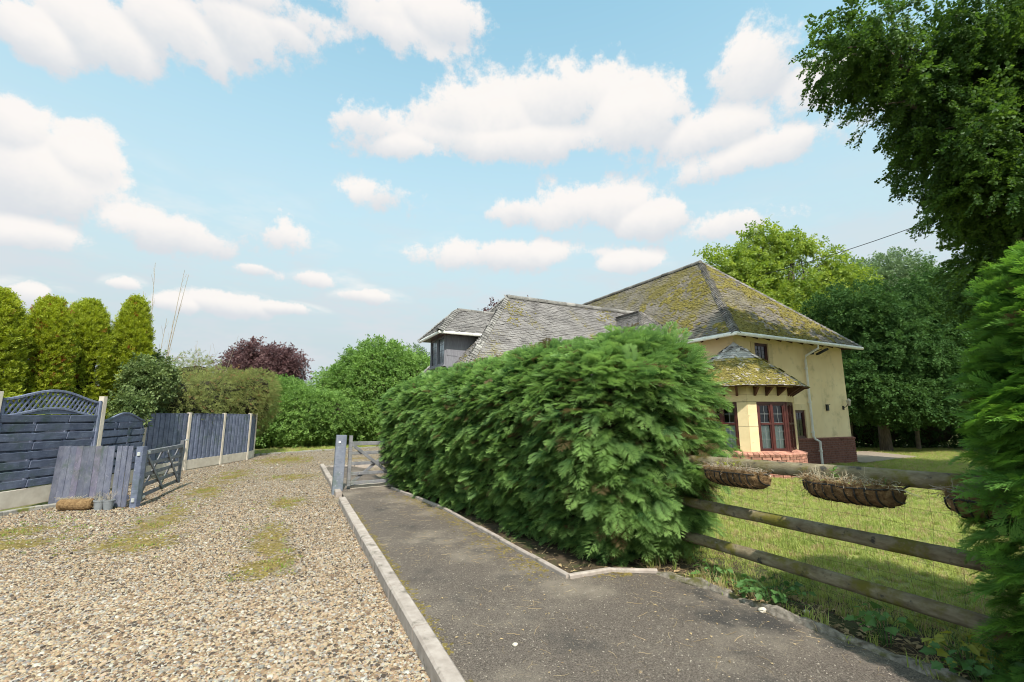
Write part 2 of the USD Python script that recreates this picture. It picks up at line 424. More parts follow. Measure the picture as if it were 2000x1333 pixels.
def crown_points(blobs, n, r, shell=0.5, gap=0.0, gapscale=1.0, seed=0, droop=0.2, wild=0.5):
    """points in and mostly near the skin of the ellipsoids, with gaps; and the outward direction there"""
    B = np.array(blobs, float)
    area = (B[:, 3] * B[:, 4] + B[:, 3] * B[:, 5] + B[:, 4] * B[:, 5])
    P, D, need, tries = [], [], n, 0
    while need > 0 and tries < 12:
        tries += 1
        m = int(need * 2.2) + 50
        k = r.choice(len(B), m, p=area / area.sum())
        d = unit(r.normal(size=(m, 3)))
        rad = 1 - shell * r.random(m) ** 1.6
        lump = 1 + .22 * (meshkit.fbm(d * 2.1 + k[:, None] * 3.7, 3, seed) - .5) * 2
        p = B[k, :3] + d * B[k, 3:6] * (rad * lump)[:, None]
        keep = p[:, 2] > 0.1
        # well inside another blob: not seen
        for b in B:
            q = (((p - b[:3]) / b[3:6]) ** 2).sum(1)
            keep &= q > (1 - shell) ** 2 * .95
        if gap:
            keep &= meshkit.fbm(p * gapscale, 3, seed + 11) > gap
        p, d2 = p[keep], unit(d[keep] / B[k[keep], 3:6])
        P.append(p[:need]); D.append(d2[:need]); need -= len(p[:need])
    P, D = np.vstack(P), np.vstack(D)
    X = unit(D + wild * r.normal(size=D.shape) + [0, 0, -droop])
    Z = unit(D * .5 + [0, 0, 1.0] + .35 * r.normal(size=D.shape))
    return P, quats(X, Z), D

# ------------------------------------------------------------------ ground, drive, path
DRV = np.array([-0.428, 0.904])              # the way the drive runs
ACR = np.array([0.904, 0.428])               # across it, to the right
MOSS = [(-3.25, 6.5, .34, 1.45), (-2.75, 5.45, .42, .55), (-5.6, 7.5, .45, 1.9), (-5.0, 6.3, .7, .5), (-6.6, 6.3, .9, .45), (-7.4, 6.9, .8, .5), (-6.9, 10.6, .45, 1.4),
        (-6.2, 13.2, .7, .8), (-4.4, 9.3, .4, .8), (-8.0, 13.5, .5, 2.0), (-9.0, 18.5, 1.2, 2.0), (-6.5, 19.0, 2.0, 1.0)]


def gravel_material():
    n = {'g': ('geometry', {}), 'v': ('voronoi_texture', {'scale': 34.0, 'feature': 'f1'}), 'sp': ('separate_color', {}),
         'r': ('rgb_ramp', {'ramp': [(0, (.08, .06, .045)), (.15, (.19, .135, .088)), (.4, (.36, .27, .18)), (.7, (.45, .36, .26)), (.88, (.51, .44, .35)), (1, (.33, .31, .295))]}),
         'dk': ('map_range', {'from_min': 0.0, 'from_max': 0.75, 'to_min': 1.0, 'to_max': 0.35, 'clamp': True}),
         'mul': ('mix', {'mix_type': 'multiply', 'fac': 1.0}), 'cmb': ('combine_color', {}),
         'b': ('bump', {'strength': 0.9, 'distance': 0.012, 'invert': True}),
         'du': ('vector_math', {'math_type': 'dot_product', 'vector2': (*ACR, 0)}), 'dv': ('vector_math', {'math_type': 'dot_product', 'vector2': (*DRV, 0)}),
         'q': ('combine_xyz', {'z': 0.0}), 'nz': ('noise_texture', {'scale': 2.6, 'detail': 7.0, 'roughness': 0.7}),
         'mo': ('math', {'math_type': 'multiply_add', 'value2': 2.6, 'value3': -1.3}), 'ms': ('math', {'math_type': 'subtract', 'value1': 0.75}), 'ma': ('math', {'math_type': 'add'}),
         'mf': ('map_range', {'range_type': 'smoothstep', 'from_min': 0.0, 'from_max': 0.75, 'to_min': 0.0, 'to_max': 0.8, 'clamp': True}),
         'mc': ('rgb_ramp', {'ramp': [(0, (.10, .07, .03)), (.5, (.17, .12, .04)), (1, (.21, .16, .05))]}), 'n2': ('noise_texture', {'scale': 45.0, 'detail': 4.0}),
         'mx': ('mix', {'mix_type': 'mix'}), 'p': ('principled_bsdf', {'roughness': .85, 'specular_ior_level': .25})}
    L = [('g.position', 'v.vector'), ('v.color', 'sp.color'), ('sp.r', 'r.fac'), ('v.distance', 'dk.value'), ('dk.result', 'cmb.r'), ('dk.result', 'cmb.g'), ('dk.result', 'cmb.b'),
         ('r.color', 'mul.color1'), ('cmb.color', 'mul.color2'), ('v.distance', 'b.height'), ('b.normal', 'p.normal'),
         ('g.position', 'du.vector1'), ('g.position', 'dv.vector1'), ('du.value', 'q.x'), ('dv.value', 'q.y'), ('g.position', 'nz.vector'), ('g.position', 'n2.vector')]
    prev = None
    for i, (x, y, a, b) in enumerate(MOSS):
        c = np.array([x, y])
        n[f'a{i}'] = ('vector_math', {'math_type': 'subtract', 'vector2': (float(c @ ACR), float(c @ DRV), 0)})
        n[f'b{i}'] = ('vector_math', {'math_type': 'multiply', 'vector2': (1 / a, 1 / b, 0)})
        n[f'd{i}'] = ('vector_math', {'math_type': 'length'})
        L += [('q.vector', f'a{i}.vector1'), (f'a{i}.vector', f'b{i}.vector1'), (f'b{i}.vector', f'd{i}.vector1')]
        if prev is None:
            prev = f'd{i}.value'
        else:
            n[f'm{i}'] = ('math', {'math_type': 'minimum'})
            L += [(prev, f'm{i}.value1'), (f'd{i}.value', f'm{i}.value2')]
            prev = f'm{i}.value'
    L += [('nz.fac', 'mo.value1'), (prev, 'ms.value2'), ('ms.value', 'ma.value1'), ('mo.value', 'ma.value2'), ('ma.value', 'mf.value'), ('n2.fac', 'mc.fac'),
          ('mul.color', 'mx.color1'), ('mc.color', 'mx.color2'), ('mf.result', 'mx.fac'), ('mx.color', 'p.base_color')]
    return usdkit.material(stage, '/World/Looks/gravel', n, L, surface='p.BSDF')


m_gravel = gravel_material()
m_stone_loose = usdkit.material(stage, '/World/Looks/loose_stone', {
    'o': ('object_info', {}), 'g': ('geometry', {}), 'n': ('noise_texture', {'scale': 70.0, 'detail': 3.0}), 'w': ('white_noise_texture', {'dimensions': '1D'}),
    'r': ('rgb_ramp', {'ramp': [(0, (.045, .036, .03)), (.16, (.13, .088, .062)), (.34, (.29, .195, .12)), (.54, (.39, .285, .185)), (.7, (.46, .37, .265)), (.8, (.19, .175, .17)), (.88, (.33, .295, .255)), (1, (.52, .48, .42))]}),
    'm': ('mix', {'mix_type': 'multiply', 'fac': .35}), 'p': ('principled_bsdf', {'roughness': .75, 'specular_ior_level': .3})},
    [('o.random', 'r.fac'), ('g.position', 'n.vector'), ('r.color', 'm.color1'), ('n.color', 'm.color2'), ('m.color', 'p.base_color')], surface='p.BSDF')
m_earth = M('earth', (.045, .03, .02), (.09, .065, .04), 6, rough=.95, bump=.6, bscale=40, bdist=.03, spots=[((.05, .055, .02), 2.5, .5, .62, 5)])
m_field = M('field', (.10, .12, .035), (.17, .16, .06), 2.5, rough=.9, bump=.5, bscale=25, bdist=.03)
m_lawnbase = M('lawn_base', (.12, .14, .035), (.26, .24, .09), 3.0, rough=.9, bump=.6, bscale=60, bdist=.02, spots=[((.22, .17, .09), 1.6, .56, .7, 5)])
m_asphalt = M('asphalt', (.053, .042, .036), (.15, .122, .103), 95, detail=4, rough=.9, bump=.8, bscale=130, bdist=.008, contrast=(.38, .62),
              spots=[((.205, .17, .138), .62, .46, .66, 7), ((.045, .04, .038), .8, .52, .66, 6), ((.40, .35, .29), 150, .66, .72, 2)])
m_moss = M('moss_clump', (.11, .08, .022), (.20, .155, .045), 30, rough=.95, bump=.6, bscale=200, bdist=.004, rnd=.3)
m_concrete = M('kerb_concrete', (.27, .225, .20), (.38, .325, .295), 9, rough=.9, bump=.35, bscale=160, bdist=.004, island=.1,
               spots=[((.14, .12, .10), 5, .55, .7, 6), ((.12, .10, .03), 3.5, .62, .72, 6), ((.42, .39, .36), 60, .68, .74, 3)])
m_paleconcrete = M('pale_concrete', (.44, .38, .32), (.56, .50, .43), 4, rough=.9, bump=.3, bscale=120, bdist=.003, spots=[((.33, .26, .2), 3, .58, .75, 6)])
m_slate_block = M('edging_block', (.20, .19, .18), (.32, .29, .26), 12, rough=.9, bump=.4, bscale=90, bdist=.005, island=.15, spots=[((.13, .13, .04), 6, .52, .66, 5)])
m_litter = M('dry_litter', (.20, .13, .07), (.42, .32, .18), 14, rough=.9, rnd=.35)

obj('ground', MB().poly([(-400, -60), (400, -60), (400, 500), (-400, 500)], -0.06), m_field, kind='structure')
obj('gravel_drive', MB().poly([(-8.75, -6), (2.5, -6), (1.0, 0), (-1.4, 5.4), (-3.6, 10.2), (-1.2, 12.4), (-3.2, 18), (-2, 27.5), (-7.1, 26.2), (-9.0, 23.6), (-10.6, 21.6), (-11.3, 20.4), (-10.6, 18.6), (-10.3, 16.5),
                               (-10.25, 12.6), (-9.0, 10.3)], 0.0), m_gravel, kind='structure')

# path of asphalt, 7 cm above the gravel, held by a kerb
K0 = np.array([0.93, 0.15]); KEND = 16.4
def kerb_pt(s, off=0.0):
    return K0 + DRV * s + ACR * off
BED = [(-4.45, 14.6), (-2.69, 10.6), (-1.16, 8.25), (-0.13, 6.2), (0.56, 4.85)]
EDGE = [(1.03, 5.06), (1.5, 5.02), (1.89, 4.51), (2.19, 3.92), (2.47, 3.44), (2.68, 3.03), (3.3, 1.8), (4.2, 0.0), (5.2, -2.0)]
pa = [tuple(kerb_pt(-3, .13)), tuple(kerb_pt(KEND, .13))]
path_poly = [pa[0]] + EDGE[::-1] + BED[::-1] + [(-5.2, 15.3), pa[1]]
gp = trimesh.creation.triangulate_polygon(Polygon(path_poly[::1]), engine='earcut')
obj('asphalt_path', MB().poly(path_poly, 0.07), m_asphalt, kind='structure')

kerb = thing('kerb', kind='structure')
s = -2.2
r = np.random.default_rng(3)
while s < KEND:
    ln = .305 if 0.4 < s < 1.9 and r.random() < .55 else .915
    if 10.05 < s + ln and s < 10.75:
        if s < 10.0:
            ln = 10.03 - s
        else:
            s = 10.76; continue
    a, b = kerb_pt(s + .007, .065 + r.uniform(-.004, .004)), kerb_pt(s + ln - .007, .065 + r.uniform(-.004, .004))
    h = .118 + r.uniform(-.008, .006)
    obj('kerb_stone', MB().beam((*a, h / 2 - .06), (*b, h / 2 - .06 + r.uniform(-.003, .003)), .128, h + .12, ch=.016), m_concrete, kerb)
    s += ln
for k in range(2):                                                        # the kerb's return at its far end
    a = kerb_pt(KEND + .02, .12) + ACR * (k * .9); b = a + ACR * .88
    obj('kerb_stone', MB().beam((*a, 0), (*b, 0), .12, .22, ch=.015), m_concrete, kerb)

# edging of the bed under the hedge
edging = thing('bed_edging', kind='structure')
def run_stones(pts, ln, w, h, z, parent, mat, name, jitter=.01):
    pts = np.array(pts, float)
    for a, b in zip(pts[:-1], pts[1:]):
        d = np.linalg.norm(b - a); n = max(1, round(d / ln))
        for i in range(n):
            p, q = a + (b - a) * i / n, a + (b - a) * (i + 1) / n
            t = (q - p) / np.linalg.norm(q - p)
            p, q = p + t * .004, q - t * .004
            j = r.uniform(-jitter, jitter)
            obj(name, MB().beam((*p, z + j), (*q, z + j + r.uniform(-.004, .004)), w, h, ch=.012), mat, parent)
run_stones(BED[1:], .9, .055, .14, .045, edging, m_concrete, 'edging_stone')
run_stones([(.56, 4.85), (1.03, 5.06), (1.5, 5.02)], .5, .055, .13, .04, edging, m_concrete, 'edging_stone')

# crumbled mortar haunching on the right of the path
def crumble(pts, w, h, seed):
    pts = np.array(pts, float); t = np.linspace(0, 1, 150)
    d = np.r_[0, np.cumsum(np.linalg.norm(np.diff(pts, axis=0), axis=1))]; d /= d[-1]
    c = np.c_[np.interp(t, d, pts[:, 0]), np.interp(t, d, pts[:, 1])]
    tn = unit(np.gradient(c, axis=0)); nn = np.c_[-tn[:, 1], tn[:, 0]]
    prof = np.array([(-1, -.5), (-.8, .25), (-.45, .85), (.1, 1.0), (.55, .7), (.9, .2), (1, -.5)])
    V = []
    for i in range(len(c)):
        k = meshkit.fbm(np.c_[np.full(7, t[i] * 60), np.arange(7) * 1.7, np.zeros(7)], 4, seed)
        ww = w * (.55 + .9 * meshkit.noise(np.array([[t[i] * 34, 3, 1]]), seed)[0])
        hh = h * (.2 + 1.2 * meshkit.noise(np.array([[t[i] * 41, 9, 4]]), seed)[0])
        o = (k - .5) * .05
        V.append(np.c_[c[i, 0] + nn[i, 0] * (prof[:, 0] * ww + o), c[i, 1] + nn[i, 1] * (prof[:, 0] * ww + o), .07 + prof[:, 1] * hh * (.6 + .8 * k)])
    V = np.vstack(V); F = []
    for i in range(len(c) - 1):
        for j in range(6):
            F.append([i * 7 + j, (i + 1) * 7 + j, (i + 1) * 7 + j + 1, i * 7 + j + 1])
    return MB().add(V, F)
m_mortar = M('old_mortar', (.10, .085, .07), (.27, .235, .20), 22, rough=.95, bump=.8, bscale=90, bdist=.01, spots=[((.09, .085, .03), 5, .5, .64, 6)])
obj('mortar_edging', crumble([(1.5, 5.0), (1.91, 4.5), (2.21, 3.91), (2.49, 3.43), (2.70, 3.02), (3.32, 1.79), (4.22, -.0)], .052, .045, 4), m_mortar, kind='structure')

obj('soil_bed', MB().poly(BED[1:] + [(1.03, 5.06), (1.5, 5.02), (1.91, 4.5), (2.21, 3.91), (2.7, 3.02), (4.2, 0), (6.2, -1), (3.4, 3.5), (2.0, 7.2), (-1.3, 12.0), (-2.2, 12)], 0.058), m_earth, kind='structure')

# lawn: gently uneven sheet
xs, ys = np.meshgrid(np.linspace(0, 1, 70), np.linspace(0, 1, 90), indexing='ij')
A, B_, C_, D_ = np.array([4.4, 0.6]), np.array([-1.0, 12.1]), np.array([30, 0.6]), np.array([30, 32.0])
P = (A + (B_ - A) * ys[..., None]) * (1 - xs[..., None]) + (C_ + (D_ - C_) * ys[..., None]) * xs[..., None]
Z = .045 + .05 * (meshkit.fbm(np.stack([P[..., 0] * .8, P[..., 1] * .8, 0 * P[..., 0]], -1), 4, 3) - .5)
ny = xs.shape[1]
F = [[i * ny + j, (i + 1) * ny + j, (i + 1) * ny + j + 1, i * ny + j + 1] for i in range(xs.shape[0] - 1) for j in range(ny - 1)]
obj('lawn', MB().add(np.dstack([P, Z]).reshape(-1, 3), F), m_lawnbase, kind='structure', smooth=True)
obj('far_verge', MB().poly([(-11.5, 20.5), (-10.6, 21.8), (-9.0, 23.9), (-7.1, 26.5), (-2, 28), (-2, 60), (-40, 60), (-40, 20.5)], 0.03), m_lawnbase, kind='structure')
fe = thing('verge_kerb', kind='structure')
run_stones([(-11.25, 20.5), (-10.6, 21.7), (-9.0, 23.75), (-7.1, 26.35), (-4.0, 27.4)], .9, .1, .12, .0, fe, m_slate_block, 'kerb_stone')
obj('paved_strip', MB().poly([(12.2, 16.25), (16.3, 18.75), (16.6, 21.9), (12.4, 19.6)], 0.095), M('paving', (.20, .155, .12), (.30, .24, .19), 40, rough=.9, bump=.5, bscale=60), kind='structure')

# loose stones of the drive
def right_of_kerb(x, y):
    return (np.c_[x, y] - K0) @ ACR
N = 900000
yy = 1 / (1 / 2.3 - (1 / 2.3 - 1 / 25.0) * r.random(N))                     # denser towards the camera
xx = yy * r.uniform(-1.16, .2, N)
DRIVE = Polygon([(-8.7, 0), (2.5, 0), (1.0, 0), (-1.4, 5.4), (-3.6, 10.2), (-3.2, 18), (-4, 25.5), (-7.1, 26.0), (-9.0, 23.4), (-10.5, 21.4), (-11.1, 20.3), (-10.5, 18.6), (-10.2, 16.5), (-10.1, 12.6), (-8.85, 10.3), (-8.6, 8)])
k = ((right_of_kerb(xx, yy) < -.01) | (yy > 16.5)) & contains_xy(DRIVE, xx, yy) & (r.random(N) < np.where(yy < 9, .68, .2 + .26 * np.exp(-(yy - 9) / 4)))
xx, yy = xx[k], yy[k]
dens = np.ones(len(xx))
for x, y, a, b in MOSS:
    q = np.hypot((np.c_[xx - x, yy - y] @ ACR) / a, (np.c_[xx - x, yy - y] @ DRV) / b)
    dens = np.minimum(dens, .06 + .94 * np.clip((q + 1.3 * (meshkit.fbm(np.c_[xx * 3, yy * 3, 0 * xx], 4, 21) - .5) - .65) / .5, 0, 1))
k = r.random(len(xx)) < dens
xx, yy = xx[k], yy[k]
sz = np.clip(r.lognormal(math.log(.0067), .42, len(xx)), .003, .021) * (1 + .07 * np.maximum(0, yy - 4))
idx = np.where(yy < 4.6, r.integers(0, 6, len(yy)), r.integers(6, 10, len(yy)))
scatter('gravel_stones', [pebble(i) for i in range(6)] + [pebble(6 + i, .6, 0) for i in range(4)], np.c_[xx, yy, sz * .28], yaw_quats(len(xx), r, .3), sz, m_stone_loose, idx=idx,
        label='loose multi-coloured gravel stones covering the drive left of the kerb', cat='gravel')

# moss cushions and weeds on the drive
pts = []
for x, y, a, b in MOSS:
    n = int(1900 * a * b) + 60
    q = r.normal(0, .5, (n, 2))
    pts.append(np.array([x, y]) + q[:, :1] * a * ACR + q[:, 1:] * b * DRV)
pts = np.vstack(pts); pts = pts[right_of_kerb(*pts.T) < -.05]
pts = pts[pts[:, 0] > -8.6 - np.clip((pts[:, 1] - 10) * .5, 0, 1.6)]
pts = pts[meshkit.fbm(np.c_[pts * 4, np.zeros(len(pts))], 3, 17) > .42]
sz = r.uniform(.008, .03, len(pts))
scatter('drive_moss', [pebble(40 + i, .35) for i in range(4)], np.c_[pts, np.zeros(len(pts))], yaw_quats(len(pts), r, .1), np.c_[sz, sz, sz * .7], m_moss,
        label='brownish green moss cushions in strips along the gravel drive', cat='moss')
# moss along both sides of the path
n = 2600
t = r.random(n)
bed = np.array(BED[1:] + [(1.03, 5.06), (1.5, 5.02)]); dd = np.r_[0, np.cumsum(np.linalg.norm(np.diff(bed, axis=0), axis=1))]; dd /= dd[-1]
p1 = np.c_[np.interp(t, dd, bed[:, 0]), np.interp(t, dd, bed[:, 1])] - np.c_[ACR[0], ACR[1]] * (.03 + np.abs(r.normal(0, .16, n)))[:, None]
t2 = r.uniform(1.5, 10, 1300)
p2 = K0 + DRV * t2[:, None] + ACR * (.145 + np.abs(r.normal(0, .035, 1300)))[:, None]
pts = np.vstack([p1, p2]); kk = meshkit.fbm(np.c_[pts * 2.2, np.zeros(len(pts))], 3, 5) > .42
pts = pts[kk]; sz = r.uniform(.008, .03, len(pts))
scatter('path_moss', [pebble(50 + i, .35) for i in range(4)], np.c_[pts, np.full(len(pts), .068)], yaw_quats(len(pts), r, .1), np.c_[sz, sz, sz * .35], m_moss,
        label='olive moss creeping along both edges of the asphalt path', cat='moss')
# worn-out grit on the asphalt
n = 26000
pp = np.c_[r.uniform(-4.0, 3.4, n), 2.3 + 8.2 * r.random(n) ** 1.5]
pp = pp[contains_xy(Polygon(path_poly), pp[:, 0], pp[:, 1]) & (right_of_kerb(*pp.T) > .15)]
sz = r.uniform(.0022, .0055, len(pp)) * (1 + .08 * pp[:, 1])
scatter('path_grit', [pebble(60 + i, .6, 0) for i in range(3)], np.c_[pp, np.full(len(pp), .0705)], yaw_quats(len(pp), r, .1), sz, M('grit', (.10, .088, .078), (.30, .26, .22), 31, rough=.9, rnd=.5),
        label='fine worn grit on the surface of the asphalt path', cat='grit')
# dry leaves, twigs and straw fallen on the path and under the hedge
tw = MB(); tw.tube([(-.5, 0, 0), (0, .05, .01), (.5, -.03, 0)], .012, 4); tw2 = MB(); tw2.tube([(-.5, .1, 0), (.1, 0, .01), (.5, .12, 0)], .009, 4)
lf = ([], []); kite(lf, (-.5, 0, 0), (1, 0, 0), 1, .55, (0, 0, 1), .25)
n = 5200
t = r.random(n); pp = np.c_[r.uniform(-3.4, 3.2, n), r.uniform(2.4, 10, n)]
kk = (right_of_kerb(*pp.T) > .2) & contains_xy(Polygon([(1.0, 0.5), (-3.6, 10.2), (-2.4, 10.8), (.2, 7), (1.2, 5.6), (2.4, 4.6), (3.2, 3.0), (4, 1.2)]), pp[:, 0], pp[:, 1])
pp = pp[kk]; pp = pp[meshkit.fbm(np.c_[pp * 1.4, np.zeros(len(pp))], 3, 8) + .12 * right_of_kerb(*pp.T) > .55]
idx = r.choice(3, len(pp), p=[.4, .35, .25]); sz = np.where(idx < 2, r.uniform(.03, .13, len(pp)) * r.choice([.5, 1], len(pp)), r.uniform(.01, .035, len(pp)))
scatter('fallen_litter', [tw.arrays(), tw2.arrays(), fin(lf)], np.c_[pp, np.full(len(pp), .076)], yaw_quats(len(pp), r, .06), sz, m_litter, idx=idx,
        label='dry twigs straw and leaves fallen on the asphalt path', cat='leaf litter')

# ------------------------------------------------------------------ fences and gates on the left
def paintM(name, c1, c2, rough=.6, grain=(3, 3, 70)):
    return M(name, c1, c2, 5.0, rough=.85, spec=.2, bump=.5, bscale=40, bdist=.004, island=.16, spots=[((c1[0] * .8, c1[1] * .95, c1[2] * .6), 2.2, .5, .72, 7), ((c2[0] * 1.35, c2[1] * 1.3, c2[2] * 1.2), 19, .58, .72, 5)], grain=((c1[0] * .55, c1[1] * .55, c1[2] * .55), grain, .52, .68, .7))
m_paint = paintM('slate_blue_paint', (.105, .12, .185), (.17, .19, .27))
m_paint_old = paintM('weathered_slate_paint', (.085, .092, .135), (.135, .14, .185), grain=(60, 60, 3))
m_plum = paintM('plum_board_paint', (.095, .09, .135), (.14, .13, .18), grain=(60, 60, 3))
m_bare = M('bleached_wood', (.40, .36, .31), (.56, .51, .45), 5, stretch=(8, 8, 1.5), rough=.85, bump=.4, bscale=30)
m_zinc = M('zinc_fitting', (.55, .56, .57), (.7, .7, .7), 30, rough=.45, metallic=.6)

FX = -8.97
def arch(y, y0, y1, lo, hi):
    t = (y - y0) / (y1 - y0)
    return lo + (hi - lo) * (.5 - .5 * math.cos(2 * math.pi * t)) ** .8

fence = thing('trellis_fence', 'slate blue horizontal board fence with arched trellis top beside the drive', 'fence')
def trellis_panel(P0, P1, lo, hi, seed, trellis=True):
    r = np.random.default_rng(seed)
    P0, P1 = np.array(P0, float), np.array(P1, float); Ln = np.linalg.norm(P1 - P0); d = (P1 - P0) / Ln; nrm = np.array([d[1], -d[0]])      # towards the drive
    at = lambda s, o, z: (*(P0 + d * s + nrm * o), z)
    fr = MB()
    for s in (.03, Ln - .03):
        fr.beam(at(s, 0, .36), at(s, 0, lo + (.3 if trellis else .02)), .05, .05, up=(*nrm, 0))
    for k in (1, 2):
        fr.beam(at(Ln * k / 3, -.02, .36), at(Ln * k / 3, -.02, 1.68), .05, .03, up=(*nrm, 0))
    n = 22
    for o, l, h in ((0, lo, hi), (.0, lo + .30, hi + .34))[:2 if trellis else 1]:
        for i in range(n):
            a, b = Ln * i / n, Ln * (i + 1) / n
            fr.beam(at(a, .012, arch(a, 0, Ln, l, h)), at(b + .005, .012, arch(b + .005, 0, Ln, l, h)), .045, .045, up=(0, 0, 1), ch=.006)
    panel = obj('fence_panel', fr, m_paint, fence)
    z, i = .365, 0
    while z < lo - .04:
        w = .168
        o = .022 if i % 2 else -.004
        bd = MB()
        for k in range(3):
            a, b = Ln * k / 3 + .03, Ln * (k + 1) / 3 - .03
            oo = (.026 if (i + k) % 2 else .002)
            bd.beam(at(a - .03, oo + .01, z + w / 2 + r.uniform(-.004, .004)), at(b + .03, oo + .01, z + w / 2 + r.uniform(-.004, .004)), .014, w - .034, up=(nrm[0] * .16, nrm[1] * .16, 1), ch=.003)
        obj('board', bd, m_paint, panel)
        z += w; i += 1
    bd = MB()
    for i in range(n):
        a, b = Ln * (i + .02) / n, Ln * (i + .98) / n
        t = arch((a + b) / 2, 0, Ln, lo, hi) - .02
        if t > z + .02:
            bd.box((*(P0 + d * (a + b) / 2 + nrm * .012), (z + t) / 2), (.012, Ln / n, t - z), np.array([[nrm[0], d[0], 0], [nrm[1], d[1], 0], [0, 0, 1]]))
    obj('board', bd, m_paint, panel)
    back = MB().box((*(P0 + d * Ln / 2 - nrm * .035), (.36 + lo) / 2), (.006, Ln - .08, lo - .40), np.array([[nrm[0], d[0], 0], [nrm[1], d[1], 0], [0, 0, 1]]))
    obj('rear_boards', back, m_paint, panel)
    # lattice between the two arches
    step = .098
    for sgn in (1, -1) if trellis else ():
        k = -6
        while k * step < Ln + .8:
            seg = []
            for q in np.linspace(-.1, .9, 41):
                s, z0 = k * step + sgn * q * .62 + (0 if sgn > 0 else .3), lo - .1 + q
                if .03 < s < Ln - .03 and arch(s, 0, Ln, lo, hi) + .02 < z0 < arch(s, 0, Ln, lo + .30, hi + .34) - .02:
                    seg.append((s, z0))
            if len(seg) > 1 and seg[-1][1] - seg[0][1] > .05:
                (s0, z0), (s1, z1) = seg[0], seg[-1]
                dx = (s1 - s0, z1 - z0); q = .03 / math.hypot(*dx)
                s0, z0, s1, z1 = s0 - dx[0] * q, z0 - dx[1] * q, s1 + dx[0] * q, z1 + dx[1] * q
                obj('lattice_slat', MB().beam(at(s0, .012 * sgn, z0), at(s1, .012 * sgn, z1), .009, .032, up=(*(d * -dx[1]), dx[0]), ch=.001), m_paint, panel)
            k += 1
def concrete_post(x, y, h, lean=(0, 0), parent=fence, w=.11, mat=None):
    obj('concrete_post', MB().beam((x, y, 0), (x + lean[0], y + lean[1], h), w, w, up=(0, 1, 0), ch=.012), mat or m_paleconcrete, parent)
trellis_panel((FX, 8.06), (FX, 9.97), 1.66, 1.82, 1)
trellis_panel((FX - .02, 10.14), (FX - .55, 11.95), 1.56, 1.74, 2, False)
concrete_post(FX + .01, 10.05, 2.10)
concrete_post(FX + .01, 7.97, 2.1)
obj('timber_batten', MB().beam((FX + .05, 9.955, .35), (FX + .05, 9.955, 2.0), .035, .05, up=(0, 1, 0)), m_paint, fence)
for a, b in (((FX, 8.03), (FX, 9.99)), ((FX - .01, 10.11), (FX - .55, 11.95))):
    obj('gravel_board', MB().beam((*a, .2), (*b, .2), .05, .31, ch=.006), m_paleconcrete, fence)
eb = thing('edging_blocks', kind='structure')
run_stones([(-8.74, 6.2), (-8.66, 8.35), (-8.5, 9.0)], .27, .1, .16, -.015, eb, m_slate_block, 'edging_block', .006)

# fence of upright boards further along the drive
vf = thing('upright_board_fence', 'slate blue fence of upright boards between pale concrete posts', 'fence')
VP = [(-10.22, 12.85), (-10.32, 14.75), (-10.36, 16.6), (-10.42, 18.35), (-10.72, 19.3)]
for i, (x, y) in enumerate(VP):
    concrete_post(x, y, 1.80, parent=vf)
for (a, b) in zip(VP[:-1], VP[1:]):
    a, b = np.array(a), np.array(b); Ln = np.linalg.norm(b - a); d = (b - a) / Ln; nrm = np.array([d[1], -d[0]])
    obj('gravel_board', MB().beam((*(a + d * .06 + nrm * .01), .16), (*(b - d * .06 + nrm * .01), .16), .05, .3, ch=.006), m_paleconcrete, vf)
    fr = []
    for z in (.45, 1.05, 1.62):
        fr.append(MB().beam((*(a + d * .06 - nrm * .03), z), (*(b - d * .06 - nrm * .03), z), .035, .06))
    panel = obj('fence_panel', MB().beam((*(a + d * .06 + nrm * .005), 1.76), (*(b - d * .06 + nrm * .005), 1.76), .05, .02), m_paint, vf)
    for m_ in fr:
        obj('rear_rail', m_, m_paint, panel)
    n = round((Ln - .12) / .105)
    for i in range(n):
        c = a + d * (.06 + (Ln - .12) * (i + .5) / n) + nrm * (.026 if i % 2 else .004)
        th = -.05
        up = unit([*(nrm * math.cos(th) + d * math.sin(th)), 0])
        obj('board', MB().beam((*c, .312), (*c, 1.748), .112, .016, up=up, ch=.002), m_paint, panel)

# boards leaning on the trellis fence
def leaning(name, b0, b1, t0, t1, n, mat, odd, label, cat, gap=.013):
    th = thing(name, label, cat)
    b0, b1, t0, t1 = map(lambda a: np.array(a, float), (b0, b1, t0, t1))
    e = unit(b1 - b0); up = unit(np.cross(e, t0 - b0))
    for i in range(n):
        f = (i + .5) / n; oo = up * (.004 if i % 2 else 0) * np.sign(-up[1])
        w = np.linalg.norm(b1 - b0) / n - gap
        obj('board', MB().beam(b0 + (b1 - b0) * f + oo, t0 + (t1 - t0) * f + oo, w, .022, up=up, ch=.004), odd if i in (3, 6) and odd else mat, th)
    for q in (.15, .85):
        m = MB().beam(b0 + (t0 - b0) * q - up * .03 * np.sign(up[1]) * -1, b1 + (t1 - b1) * q - up * .03 * np.sign(up[1]) * -1, .02, .08, up=(0, 0, 1))
        obj('cross_batten', m, m_paint_old, th)
leaning('leaning_board_panel', (-8.80, 9.02, .02), (-7.52, 8.86, .02), (-8.88, 9.15, 1.09), (-7.66, 9.0, 1.10), 9, m_paint_old, m_plum,
        'wide panel of upright grey boards leaning against the trellis fence', 'board panel')
leaning('narrow_board_panel', (-7.43, 8.80, .02), (-7.11, 8.77, .02), (-7.52, 8.89, 1.11), (-7.19, 8.87, 1.11), 3, m_paint_old, None,
        'narrow strip of grey boards leaning between wide panel and gate post', 'board panel')

